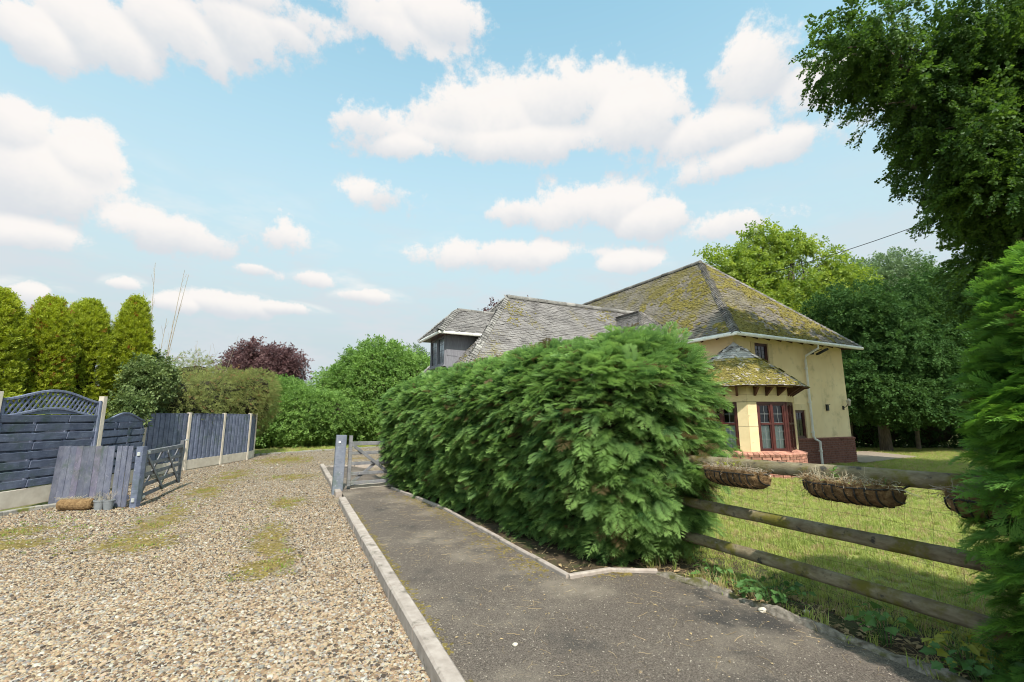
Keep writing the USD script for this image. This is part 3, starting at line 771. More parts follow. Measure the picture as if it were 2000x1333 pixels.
m_gate = paintM('gate_grey_paint', (.13, .13, .15), (.21, .205, .215), .7)
m_gatepost = paintM('post_blue_paint', (.15, .165, .22), (.22, .235, .29), .7)
gp1 = thing('left_gate_post', 'slate blue timber post carrying the open field gate', 'gate post')
obj('post', MB().beam((-7.00, 8.83, 0), (-7.0, 8.83, 1.10), .125, .125, up=(0, 1, 0), ch=.012), m_paint, gp1)
for z in (.14, .97):
    obj('hinge', MB().beam((-6.985, 8.76, z), (-7.09, 9.16, z), .012, .05).box((-6.99, 8.758, z), (.05, .02, .07)), m_zinc, gp1)


def field_gate(name, label, A, B, rails, braces, stile_h, mat, lean=0.0, group=None, heel=None):
    g = thing(name, label, 'gate')
    A, B = np.array(A, float), np.array(B, float); Ln = np.linalg.norm(B - A); d = (B - A) / Ln; nrm = np.array([d[1], -d[0]])
    at = lambda t, z, o=0.0: np.array([*(A + d * t * Ln + nrm * (o + lean * z)), z])
    for k, (t, h) in enumerate(((0.02, stile_h[0]), (.98, stile_h[1]))):
        obj('stile', MB().beam(at(t, rails[0] - .06), at(t, h), .075, .07, up=(*nrm, 0), ch=.008), mat, g)
    for k, z in enumerate(rails):
        top = k == len(rails) - 1
        obj('top_rail' if top else 'rail', MB().beam(at(.03, z), at(1.0 if top else .97, z), .05 if top else .028, .085 if top else .07, ch=.006), mat, g)
    for (t0, z0, t1, z1, o) in braces:
        obj('brace', MB().beam(at(t0, z0, o), at(t1, z1, o), .022, .065, up=(*d, 0) if abs(t1 - t0) * Ln < abs(z1 - z0) else (0, 0, 1), ch=.004), mat, g)
    return g
lg = field_gate('field_gate', 'weathered grey five-bar field gate standing open along the left fence', (-7.04, 8.95), (-7.98, 11.30), (.17, .36, .55, .75, .97),
                [(.05, .90, .50, .15, .03), (.52, .92, .93, .15, .03), (.06, .18, .47, .95, -.03), (.5, .2, .95, .95, -.03)], (1.02, 1.10), m_gate)
obj('latch', MB().beam((-7.95, 11.32, 1.10), (-8.0, 11.5, 1.10), .02, .03), m_zinc, lg)

# gate post and small gate across the path
gp2 = thing('gate_post', 'stout grey-blue timber gate post at the kerb with white disc', 'gate post')
obj('post', MB().beam((-3.83, 10.36, -.05), (-3.80, 10.36, 1.255), .215, .20, up=(*DRV, 0), ch=.01), m_gatepost, gp2)
_d = np.array([-3.79, 10.255, 1.11])
obj('reflector_disc', MB().tube([_d, _d + [0, -.012, 0]], .024, 12), M('white_plastic', (.8, .8, .78), rough=.4), gp2)
sg = field_gate('path_gate', 'small grey gate with crossed braces between post and conifer hedge', (-3.66, 10.50), (-2.66, 11.12), (.20, .40, .62, .85, 1.06),
                [(.06, 1.03, .97, .2, .03), (.03, .16, .97, 1.03, -.03)], (1.24, 1.15), m_gate)  # darker paint than the post: shade on this gate put into its colour
obj('threshold_beam', MB().beam((-3.66, 10.64, .09), (-2.50, 11.36, .09), .12, .1, ch=.01), m_bare, label='pale timber beam lying on the path under the small gate', cat='timber beam')

# bits at the foot of the leaning boards
m_coir = M('coir', (.16, .09, .04), (.34, .22, .11), 30, rough=1, bump=1.0, bscale=70, bdist=.03, detail=8)
m_straw = M('dry_straw', (.34, .28, .19), (.52, .45, .33), 20, rough=.95, rnd=.25)
m_deadstem = M('dead_stems', (.22, .18, .14), (.40, .35, .29), 12, rough=.9)
m_darkmetal = M('dark_wire', (.015, .014, .013), (.03, .025, .022), 20, rough=.6)
tr = thing('ground_trough', 'straw coloured coir trough liner lying before the leaning boards', 'planter')
a, b = np.array([-8.12, 8.52, .11]), np.array([-7.58, 8.60, .11])
t = np.linspace(0, 1, 22); pts = a + (b - a) * t[:, None]
mm = MB().tube(pts, .105 * np.clip(1.1 - (2 * t - 1) ** 6 * .5, 0, 1), 16)
v, f = mm.arrays(); v += .03 * (meshkit.fbm(v * 22, 3, 2)[:, None] - .5) * np.array([1, 1, 1.4]); v[:, 2] = np.clip(v[:, 2], 0.004, .2)
obj('coir_liner', (v, f), m_coir, tr)
st = MB(); rr = np.random.default_rng(12)
for i in range(60):
    q = a + (b - a) * rr.random() + [rr.normal(0, .04), rr.normal(0, .04), .09]
    st.tube([q, q + [rr.normal(0, .05), rr.normal(0, .05), rr.uniform(0, .05)]], .0025, 3, cap=False)
obj('straw', st, m_straw, tr, kind='stuff')


def dead_plant(mb, c, h, n, seed, spread=.5):
    r = np.random.default_rng(seed)
    for i in range(n):
        az = r.uniform(0, 2 * np.pi); k = r.uniform(.1, spread)
        p = [np.array(c)]
        for j in range(4):
            p.append(p[-1] + np.array([math.cos(az) * k, math.sin(az) * k, 1 - .5 * k]) * h / 4 * r.uniform(.6, 1.2) + r.normal(0, h * .05, 3))
        mb.tube(p, np.linspace(.003, .0012, 5), 4, cap=False)
        for j in (2, 3):
            q = p[j]; e = q + r.normal(0, h * .16, 3) + [0, 0, h * .08]
            mb.tube([q, e], .0013, 3, cap=False)
m_pot = M('grey_pot', (.16, .17, .19), (.24, .25, .27), 6, rough=.6)
for i, (x, y, lab) in enumerate(((-7.46, 8.60, 'grey flower pot of dead stems, touching the coir trough'), (-7.31, 8.62, 'grey flower pot of dead stems nearest the gate post'))):
    pt = thing('flower_pot', lab, 'flower pot', 'dead flower pots by the leaning boards')
    prof = [(0, 0), (.062, 0), (.085, .15), (.092, .15), (.092, .17), (.08, .17), (.078, .13), (0, .13)]
    m = trimesh.creation.revolve(np.array(prof), sections=20)
    obj('pot', (m.vertices + [x, y, 0.003], m.faces), m_pot, pt, smooth=40)
    dp = MB(); dead_plant(dp, (x, y, .13), .22, 16, 20 + i, .8)
    obj('dead_plant', dp, m_deadstem, pt)

# ------------------------------------------------------------------ the house: u runs along the right-hand wall, v along the left-hand one
HC = np.array([6.9, 14.0]); HU = np.array([.891, .454]); HV = np.array([-.454, .891])
def hw(a, b, z):
    p = HC + HU * a + HV * b
    return np.array([p[0], p[1], z])
U3, V3, Z3 = np.array([*HU, 0]), np.array([*HV, 0]), np.array([0, 0, 1.0])

m_render = M('cream_render', (.78, .605, .365), (.84, .675, .43), 1.3, rough=.95, bump=.4, bscale=90, bdist=.004, spots=[((.55, .44, .26), 2.2, .5, .75, 7), ((.50, .38, .22), .9, .60, .85, 8)], streak=((.50, .40, .25), (3.2, 3.2, .28), .50, .80, .32))
m_stonework = M('cream_stone', (.64, .50, .30), (.72, .58, .36), 3.0, rough=.9, bump=.2, bscale=90, bdist=.003, island=.06, spots=[((.42, .34, .22), 6, .58, .75, 5)])
m_brick = M('red_brick', (.30, .13, .095), (.46, .24, .18), 9, rough=.9, bump=.4, bscale=120, bdist=.003, island=.25, spots=[((.42, .25, .19), 7, .6, .72, 3)])
m_brickdark = M('dark_brick', (.12, .05, .04), (.20, .085, .065), 9, rough=.9, bump=.4, bscale=120, bdist=.003, island=.3)
m_mort = M('mortar', (.42, .37, .30), (.5, .45, .38), 20, rough=.95)
m_mortd = M('dark_mortar', (.24, .20, .17), (.30, .25, .21), 20, rough=.95)
m_wood = M('mahogany_frame', (.045, .011, .010), (.08, .018, .016), 6, rough=.4, spec=.5)
m_darkwood = M('dark_eaves_wood', (.06, .026, .018), (.10, .045, .03), 8, rough=.7)
m_lead = M('lead_bar', (.20, .205, .21), (.28, .285, .29), 10, rough=.5, metallic=.3)
m_gutter = M('white_gutter', (.68, .65, .62), (.80, .78, .75), 5, rough=.5, spots=[((.25, .26, .2), 3, .6, .75, 6)])
m_curtain = M('net_curtain', (.8, .82, .86), (.9, .91, .93), 10, rough=.9, stretch=(1, 1, .08))
m_room = M('dark_room', (.02, .018, .016), (.03, .027, .025), 1, rough=1)  # near-black colour stands in for the shade of the unlit interior
m_cheek = M('lead_grey_cladding', (.15, .145, .17), (.21, .205, .23), 5, rough=.6, stretch=(9, 9, 1))
m_white = M('white_paint', (.72, .73, .74), (.8, .8, .8), 5, rough=.5)
m_black = M('black_fitting', (.015, .014, .014), (.03, .03, .03), 5, rough=.5)
m_glass = usdkit.material(stage, '/World/Looks/window_glass', {'f': ('fresnel', {'IOR': 1.5}), 'fm': ('math', {'math_type': 'multiply_add', 'value2': 1.0, 'value3': .02}), 't': ('transparent_bsdf', {'color': (.72, .76, .78)}), 'gl': ('glossy_bsdf', {'roughness': .02, 'color': (.9, .93, .95)}), 'm': ('mix_closure', {})},
                          [('f.fac', 'fm.value1'), ('fm.value', 'm.fac'), ('t.BSDF', 'm.closure1'), ('gl.BSDF', 'm.closure2')], surface='m.closure')


def tile_material(name, lo_moss, hi_moss, mosscol=((.10, .084, .026), (.195, .162, .048)), base=((.13, .115, .105), (.24, .215, .20)), zmix=None):
    n = {'g': ('geometry', {}), 'n': ('noise_texture', {'scale': 2.0, 'detail': 5.0}), 'r': ('rgb_ramp', {'ramp': [(0, base[0]), (.35, base[0]), (.65, base[1]), (1, base[1])]}),
         'oi': ('object_info', {}), 'oa': ('math', {'math_type': 'add'}), 'of': ('math', {'math_type': 'fraction'}), 'v': ('math', {'math_type': 'multiply_add', 'value2': .62, 'value3': .62}), 'h': ('hsv', {'hue': .5, 'saturation': 1.0, 'fac': 1.0}),
         'li': ('noise_texture', {'scale': 16.0, 'detail': 6.0, 'roughness': .7}), 'lm': ('map_range', {'range_type': 'smoothstep', 'from_min': .52, 'from_max': .66, 'to_min': 0, 'to_max': .7, 'clamp': True}), 'lx': ('mix', {'color2': (.27, .255, .24)}),
         'm1': ('noise_texture', {'scale': .55, 'detail': 4.0, 'roughness': .6}), 'm2': ('noise_texture', {'scale': 11.0, 'detail': 6.0, 'roughness': .75}), 'ma': ('math', {'math_type': 'multiply_add', 'value2': .8}),
         'mm': ('map_range', {'range_type': 'smoothstep', 'from_min': lo_moss, 'from_max': hi_moss, 'to_min': 0, 'to_max': 1, 'clamp': True}),
         'mc': ('rgb_ramp', {'ramp': [(0.2, mosscol[0]), (.8, mosscol[1])]}), 'm3': ('noise_texture', {'scale': 22.0, 'detail': 3.0}), 'mx': ('mix', {}),
         'b': ('bump', {'strength': .6, 'distance': .012}), 'p': ('principled_bsdf', {'roughness': .9, 'specular_ior_level': .2})}
    L = [('g.position', 'n.vector'), ('n.fac', 'r.fac'), ('g.random_per_island', 'oa.value1'), ('oi.random', 'oa.value2'), ('oa.value', 'of.value1'), ('of.value', 'v.value1'), ('v.value', 'h.value'), ('r.color', 'h.color'), ('g.position', 'li.vector'), ('li.fac', 'lm.value'), ('lm.result', 'lx.fac'), ('h.color', 'lx.color1'),
         ('g.position', 'm1.vector'), ('g.position', 'm2.vector'), ('m2.fac', 'ma.value1'), ('m1.fac', 'ma.value3'), ('ma.value', 'mm.value'), ('g.position', 'm3.vector'), ('m3.fac', 'mc.fac'),
         ('lx.color', 'mx.color1'), ('mc.color', 'mx.color2'), ('mm.result', 'mx.fac'), ('mx.color', 'p.base_color'), ('m2.fac', 'b.height'), ('b.normal', 'p.normal')]
    return usdkit.material(stage, f'/World/Looks/{name}', n, L, surface='p.BSDF')
m_tile_moss = tile_material('mossy_tile', .84, 1.10, base=((.17, .148, .125), (.29, .25, .215)))
m_tile_grey = tile_material('grey_tile', 1.0, 1.12, base=((.115, .105, .105), (.195, .18, .178)))
m_tile_bay = tile_material('bay_tile', .78, .98, mosscol=((.16, .13, .02), (.34, .275, .045)), base=((.24, .21, .19), (.38, .34, .31)))
m_tile_baytop = tile_material('bay_top_tile', 1.1, 1.25, base=((.40, .37, .36), (.58, .54, .52)))
m_hip = tile_material('hip_tile', 1.06, 1.2, base=((.10, .09, .085), (.20, .18, .17)))
m_hip_pale = tile_material('pale_hip_tile', 1.1, 1.25, base=((.15, .14, .135), (.26, .245, .235)))
m_roofmoss = leafM('roof_moss', (.10, .084, .02), (.225, .185, .045), trans=.0, scale=3, rough=.95)

house = thing('house', 'cream rendered house with mossy hipped tile roof and corner bay behind the conifer hedge', 'house')
L_, OV, ZE = 5.95, .42, 4.18
AV, ZR = 3.45, 8.10
KS = (ZR - ZE) / (L_ / 2 + OV)
WZ, WV, WU = 6.03, 5.3, -5.27           # wing ridge: height, v, left end
WE = 2.33                                # wing's front eave (v), height 2.6
VB = 16.4

# decks (solid slabs just under the tiles)
def slab(mb, pts, th=.06):
    pts = np.array(pts, float)
    nrm = np.cross(pts[1] - pts[0], pts[2] - pts[0]); nrm /= np.linalg.norm(nrm)
    if nrm[2] < 0:
        pts = pts[::-1]; nrm = -nrm
    n = len(pts); b = pts - nrm * th
    f = [[0, i, i + 1] for i in range(1, n - 1)] + [[n, n + i + 1, n + i] for i in range(1, n - 1)]
    for i in range(n):
        j = (i + 1) % n; f += [[i, n + i, n + j], [i, n + j, j]]
    mb.add(np.vstack([pts, b]), f)
    return nrm


def tiles(O, e, s, poly, w=.165, g=.10, tl=.2, th=.014, seed=0, each=None, rough=.006, inside=None):
    """plain tiles over the polygon (in e, s metres from O); each(mb) is called per tile, else one MB"""
    r = np.random.default_rng(seed)
    nrm = np.cross(e, s); nrm = nrm if nrm[2] > 0 else -nrm
    pg = Polygon(poly); x0, y0, x1, y1 = pg.bounds
    V, F, out = [], [], []
    base = np.array([[0, 1, 2], [0, 2, 3], [0, 4, 1], [1, 4, 5], [1, 5, 2], [2, 5, 6], [3, 7, 0], [0, 7, 4]])
    rows = int((y1 - y0) / g) + 1
    for j in range(rows):
        y = y0 + j * g - .02
        xs = np.arange(x0 - w, x1 + w, w) + (w / 2 if j % 2 else 0)
        ok = contains_xy(pg, xs + w / 2, np.full(len(xs), min(max(y + g * .55, y0 + 1e-3), y1 - 1e-3)))
        for x in xs[ok]:
            k = r.normal(0, rough, 4)
            a, b = x + .003, x + w - .003
            up = .026 + k[0]
            lo, hi = y + k[1], y + tl
            q = [O + e * a + s * lo + nrm * (up + k[2] * .5), O + e * b + s * (lo + k[3] * .4) + nrm * (up - k[2] * .5), O + e * b + s * hi + nrm * .004, O + e * a + s * hi + nrm * .004]
            q += [q[0] - nrm * th, q[1] - nrm * th, q[2] - nrm * .003, q[3] - nrm * .003]
            q = np.array(q)
            if each:
                each(q, base, j, rows, y)
            else:
                F.append(base + len(V) * 8); V.append(q)
    if not each:
        return np.vstack(V), np.vstack(F)


def hip_tiles(parent, p_lo, p_hi, n1, n2, mat, pitch=.13, wid=.17, rise=.045, name='hip_tile', seed=0):
    """bonnet tiles up a hip from p_lo to p_hi; n1, n2: the two slopes' normals"""
    r = np.random.default_rng(seed)
    p_lo, p_hi = np.array(p_lo, float), np.array(p_hi, float); Ln = np.linalg.norm(p_hi - p_lo); t = (p_hi - p_lo) / Ln
    a1 = unit(np.cross(t, n1)); a2 = unit(np.cross(t, n2))
    up = unit(n1 + n2)
    if a1 @ a2 > 0: a2 = -a2
    if a1[2] > 0: a1 = -a1
    if a2[2] > 0: a2 = -a2
    n = int(Ln / pitch)
    for i in range(n):
        m = MB(); V = []
        for q, (f, h, ww) in enumerate(((i * pitch - .03, rise + .035, 1.0), (i * pitch + pitch * 1.25, rise, .86))):
            c = p_lo + t * f + up * (h + r.normal(0, .003))
            prof = [(-1, -.0), (-.55, .3), (0, .5), (.55, .3), (1, 0)]
            for (x, y) in prof:
                d = (a1 if x < 0 else a2) * abs(x) * wid * ww
                V.append(c + d + up * (y * .05) - up * .02)
            V += [v_ - up * .02 for v_ in V[-5:]]
        F = []
        for k in range(4):
            F += [[k, k + 1, 10 + k + 1], [k, 10 + k + 1, 10 + k], [k, 5 + k, 5 + k + 1], [k, 5 + k + 1, k + 1]]
        m.add(V, F)
        obj(name, m, mat, parent)


def ridge_tiles(parent, p0, p1, mat, ln=.42, rad=.12, name='ridge_tile', seed=0):
    r = np.random.default_rng(seed)
    p0, p1 = np.array(p0, float), np.array(p1, float); n = max(1, int(np.linalg.norm(p1 - p0) / ln))
    t = (p1 - p0) / n; tt = unit(t); s = unit(np.cross(tt, Z3))
    for i in range(n):
        V = []
        for f in (.012, .99):
            c = p0 + t * (i + f) + [0, 0, r.normal(-.02, .004)]
            V += [c + s * rad * math.cos(a) + Z3 * rad * math.sin(a) for a in np.linspace(-.25, math.pi + .25, 8)]
        F = [[k, k + 1, 8 + k + 1, 8 + k] for k in range(7)]
        v = np.array(V); m = MB().add(v, F); m.add([v[0], *v[1:8]], [[0, k, k + 1] for k in range(1, 7)]); m.add([*v[8:16]], [[0, k + 1, k] for k in range(1, 7)])
        obj(name, m, mat, parent)


E1 = lambda a, b, z: hw(a, b, z)
# --- walls
walls = MB()
def wallpanel(mb, O, e, n_in, poly, holes=(), th=.25):
    """polygon in (e, z) extruded inwards"""
    m = trimesh.creation.extrude_polygon(Polygon(poly, holes), th, engine='earcut')
    v = np.array(m.vertices); mb.add(O + v[:, :1] * e + v[:, 1:2] * Z3 + v[:, 2:3] * n_in, m.faces)
HOLE_UP = [(.98, 3.08), (1.66, 3.08), (1.66, 4.02), (.98, 4.02)]
HOLE_LO = [(2.35, .95), (3.32, .95), (3.32, 1.88), (2.35, 1.88)]
wallpanel(walls, hw(0, 0, 0), U3, V3, [(0, 0), (L_, 0), (L_, 4.5), (0, 4.5)], [HOLE_UP, HOLE_LO])
wallpanel(walls, hw(0, .25, 0), V3, U3, [(0, 0), (VB - .8, 0), (VB - .8, 4.5), (0, 4.5)])
wallpanel(walls, hw(L_, .25, 0), V3, -U3, [(0, 0), (VB - .8, 0), (VB - .8, 4.5), (0, 4.5)])
wallpanel(walls, hw(0.25, VB - .55, 0), U3, -V3, [(0, 0), (L_ - .5, 0), (L_ - .5, 4.5), (0, 4.5)])
wallpanel(walls, hw(WU - 2.55, 2.72, 0), U3, V3, [(0, 0), (7.82, 0), (7.82, 2.75), (0, 2.75)], th=.22)
wallpanel(walls, hw(WU - 2.55, 2.94, 0), V3, U3, [(0, 0), (4.9, 0), (4.9, 2.75), (0, 2.75)], th=.22)
obj('wall', walls, m_render, house)
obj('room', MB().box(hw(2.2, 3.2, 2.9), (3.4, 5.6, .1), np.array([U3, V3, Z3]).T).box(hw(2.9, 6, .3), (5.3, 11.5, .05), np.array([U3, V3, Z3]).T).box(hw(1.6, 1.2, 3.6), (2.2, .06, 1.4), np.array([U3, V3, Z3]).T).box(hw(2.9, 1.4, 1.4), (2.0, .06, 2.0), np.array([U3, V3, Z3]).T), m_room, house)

# --- main roof
deck = MB()
e0 = [hw(-OV, -OV, ZE), hw(L_ + OV, -OV, ZE), hw(L_ + OV, VB, ZE), hw(-OV, VB, ZE)]
r0, r1 = hw(L_ / 2, AV, ZR), hw(L_ / 2, VB - AV - OV, ZR)
nL = slab(deck, [e0[0], e0[3], r1, r0]); nF = slab(deck, [e0[0], e0[1], r0]); nR = slab(deck, [e0[1], e0[2], r1, r0]); nB = slab(deck, [e0[2], e0[3], r1])
w0, w1, w2 = hw(WU - 2.97, WE, 2.6), hw(WU - 2.97, 2 * WV - WE, 2.6), hw(WU, WV, WZ)
wj, wv = hw(1.18, WV, WZ), hw(-.42, 3.70, ZE)
nWF = slab(deck, [w0, hw(-.0, WE, 2.6), hw(-.0, 3.70, ZE), wv, wj, w2]); nWL = slab(deck, [w0, w1, w2]); nWB = slab(deck, [w1, hw(0, 2 * WV - WE, 2.6), hw(.5, WV, WZ), w2])
obj('roof_deck', deck, m_darkwood, house)

sl = math.hypot(L_ / 2 + OV, ZR - ZE); sf = math.hypot(AV + OV, ZR - ZE)
sL = unit(np.array([*(HU * (L_ / 2 + OV)), ZR - ZE])); sF = unit(np.array([*(HV * (AV + OV)), ZR - ZE]))
V_, F_ = tiles(e0[0], V3, sL, [(0, 0), (VB + OV, 0), (VB - AV, sl), (AV + OV, sl)], seed=1)
main = MB().add(V_, F_)
V_, F_ = tiles(e0[0], U3, sF, [(0, 0), (L_ + 2 * OV, 0), (L_ / 2 + OV, sf)], seed=2)
main.add(V_, F_)
roof = obj('roof', main, m_tile_moss, house)
hip_tiles(roof, e0[0], r0, nL, nF, m_hip, seed=1)
hip_tiles(roof, e0[1], r0, nF, nR, m_hip, seed=2)
ridge_tiles(roof, r0, r1, m_hip, seed=3)

def moss_lumps(parent, O, e, s, poly, n, seed, thr=.5, size=(.018, .05)):
    r = np.random.default_rng(seed); nrm = np.cross(e, s); nrm = nrm if nrm[2] > 0 else -nrm
    pg = Polygon(poly); x0, y0, x1, y1 = pg.bounds
    q = np.c_[r.uniform(x0, x1, n), r.uniform(y0, y1, n)]
    q = q[contains_xy(pg, q[:, 0], q[:, 1])]
    p = O + q[:, :1] * e + q[:, 1:] * s + nrm * .025
    k = (meshkit.fbm(p * .55, 4, seed) * .6 + meshkit.fbm(p * 5, 3, seed + 1) * .4) > thr
    p = p[k]; sz = r.uniform(*size, len(p))
    X = unit(e + .3 * r.normal(size=p.shape)); Zn = np.repeat(nrm[None], len(p), 0)
    scatter('roof_moss', [pebble(70 + i, .5) for i in range(4)], p, quats(X, Zn), np.c_[sz * 1.4, sz, sz * .9], m_roofmoss, parent=parent, seed=seed)
moss_lumps(roof, e0[0], U3, sF, [(0, 0), (L_ + 2 * OV, 0), (L_ / 2 + OV, sf)], 17000, 3, .515)
moss_lumps(roof, e0[0], V3, sL, [(0, 0), (6, 0), (6, sl), (AV + OV, sl)], 15000, 4, .535)

# --- wing roof
sw = math.hypot(WV - WE, WZ - 2.6); sW = unit(np.array([*(HV * (WV - WE)), WZ - 2.6])); sWL = unit(np.array([*(HU * (WV - WE)), WZ - 2.6]))
LW = -(WU - 2.97)
V_, F_ = tiles(w0, U3, sW, [(0, 0), (LW, 0), (LW, sw * .46), (LW + 1.18, sw), (2.97, sw)], seed=5)
wing = MB().add(V_, F_)
V_, F_ = tiles(w0, V3, sWL, [(0, 0), (2 * (WV - WE), 0), (WV - WE, sw)], seed=6)
wing.add(V_, F_)
wroof = obj('wing_roof', wing, m_tile_grey, house)
hip_tiles(wroof, w0, w2, nWF, nWL, m_hip_pale, seed=7, pitch=.14)
hip_tiles(wroof, w1, w2, nWB, nWL, m_hip_pale, seed=8, pitch=.14)
ridge_tiles(wroof, w2, wj, m_hip_pale, seed=9)
fl = MB()
for i in range(16):
    a, b = wv + (wj - wv) * i / 16, wv + (wj - wv) * (i + .97) / 16
    fl.beam(a + Z3 * .035, b + Z3 * .035, .12, .03)
obj('valley_flashing', fl, m_hip_pale, wroof)
moss_lumps(wroof, w0, V3, sWL, [(0, 0), (2 * (WV - WE), 0), (WV - WE, sw)], 3000, 6, .54, (.015, .035))
moss_lumps(wroof, w0, U3, sW, [(0, 0), (LW, 0), (LW, sw), (2.97, sw)], 6500, 9, .60, (.015, .035))

# little hipped roof in the angle of the two
sr = MB(); su, sv, sz, hwid = -.50, 3.42, 5.52, 1.0
q = [hw(su - hwid, sv - hwid, sz - hwid * KS), hw(su + hwid, sv - hwid, sz - hwid * KS), hw(su, sv, sz), hw(su, 4.9, sz), hw(su - hwid, 4.6, sz - hwid * KS), hw(su + hwid, 4.6, sz - hwid * KS)]
nA = slab(sr, [q[0], q[1], q[2]]); nBb = slab(sr, [q[1], q[5], q[3], q[2]]); nC = slab(sr, [q[0], q[4], q[3], q[2]])
obj('small_roof_deck', sr, m_darkwood, house)
ss = math.hypot(hwid, hwid * KS)
sm = MB()
for O, e, up_, pg in ((q[0], U3, np.array([*(HV * hwid), hwid * KS]), [(0, 0), (2 * hwid, 0), (hwid, ss)]), (q[1], V3, np.array([*(-HU * hwid), hwid * KS]), [(0, 0), (2.4, 0), (2.4, ss), (hwid, ss)]), (q[0], V3, np.array([*(HU * hwid), hwid * KS]), [(0, 0), (2.4, 0), (2.4, ss), (hwid, ss)])):
    sm.add(*tiles(O, e, unit(up_), pg, seed=11))
sroof = obj('small_roof', sm, m_tile_grey, house)
hip_tiles(sroof, q[1], q[2], nA, nBb, m_hip, seed=12, pitch=.14); hip_tiles(sroof, q[0], q[2], nA, nC, m_hip, seed=13, pitch=.14)
ridge_tiles(sroof, q[2], q[3], m_hip, seed=14, rad=.09)
wallpanel(walls := MB(), hw(su - .62, sv - .55, 2.6), U3, V3, [(0, 0), (1.2, 0), (1.2, 1.9), (0, 1.9)], th=.2)
obj('small_roof_wall', walls, m_render, house)

# --- dormer on the wing's left slope
dv0, dv1, du, dz = 4.18, 5.72, -7.93, 4.27
for vv, n_in in ((dv0, V3), (dv1 - .08, V3)):
    base = lambda a: WZ - KS * (WU - a)
    wallpanel(dm := MB(), hw(du, vv, 0), U3, n_in, [(0, base(du) - .05), (.55, base(du) - .05 + .55 * KS), (1.12, dz), (0, dz)], th=.08)
    ck = obj('dormer_cheek', dm, m_cheek, house)
    cheek = ck if vv == dv0 else cheek
obj('cheek_seam', MB().beam(hw(du + .02, dv0 - .006, 3.56), hw(du + .36, dv0 - .006, 3.56), .012, .012), m_cheek, cheek)
dr = MB(); o = .34
dq = [hw(du - o, dv0 - o, dz), hw(du - o, dv1 + o, dz), hw(du + .62, (dv0 + dv1) / 2, dz + .98), hw(du + 2.05, (dv0 + dv1) / 2, dz + .98), hw(du + 1.15, dv0 - o, dz), hw(du + 1.15, dv1 + o, dz)]
nD1 = slab(dr, [dq[0], dq[1], dq[2]], .05); nD2 = slab(dr, [dq[0], dq[4], dq[3], dq[2]], .05); nD3 = slab(dr, [dq[1], dq[5], dq[3], dq[2]], .05)
obj('dormer_roof_deck', dr, m_darkwood, house)
dW = (dv1 - dv0) / 2 + o
sD = unit(np.array([*(HV * dW), .98])); sDl = unit(np.array([*(HU * (.62 + o)), .98])); sd, sdl = math.hypot(dW, .98), math.hypot(.62 + o, .98)
dt = MB().add(*tiles(dq[0], U3, sD, [(0, 0), (1.15 + o, 0), (2.05 + o, sd), (.62 + o, sd)], seed=21)).add(*tiles(dq[0], V3, sDl, [(0, 0), (2 * dW, 0), (dW, sdl)], seed=22))
droof = obj('dormer_roof', dt, m_tile_grey, house)
hip_tiles(droof, dq[0], dq[2], nD1, nD2, m_hip_pale, seed=23, pitch=.13, wid=.15); hip_tiles(droof, dq[1], dq[2], nD1, nD3, m_hip_pale, seed=24, pitch=.13, wid=.15)
ridge_tiles(droof, dq[2], dq[3], m_hip_pale, seed=25, rad=.08)
obj('dormer_gutter', MB().tube([dq[4] - Z3 * .04, dq[0] - Z3 * .04, dq[1] - Z3 * .04], .05, 8), m_gutter, house)
obj('dormer_soffit', MB().box(hw(du + .2, (dv0 + dv1) / 2, dz - .04), (1.0, dv1 - dv0 + .5, .03), np.array([U3, V3, Z3]).T), m_wood, house)


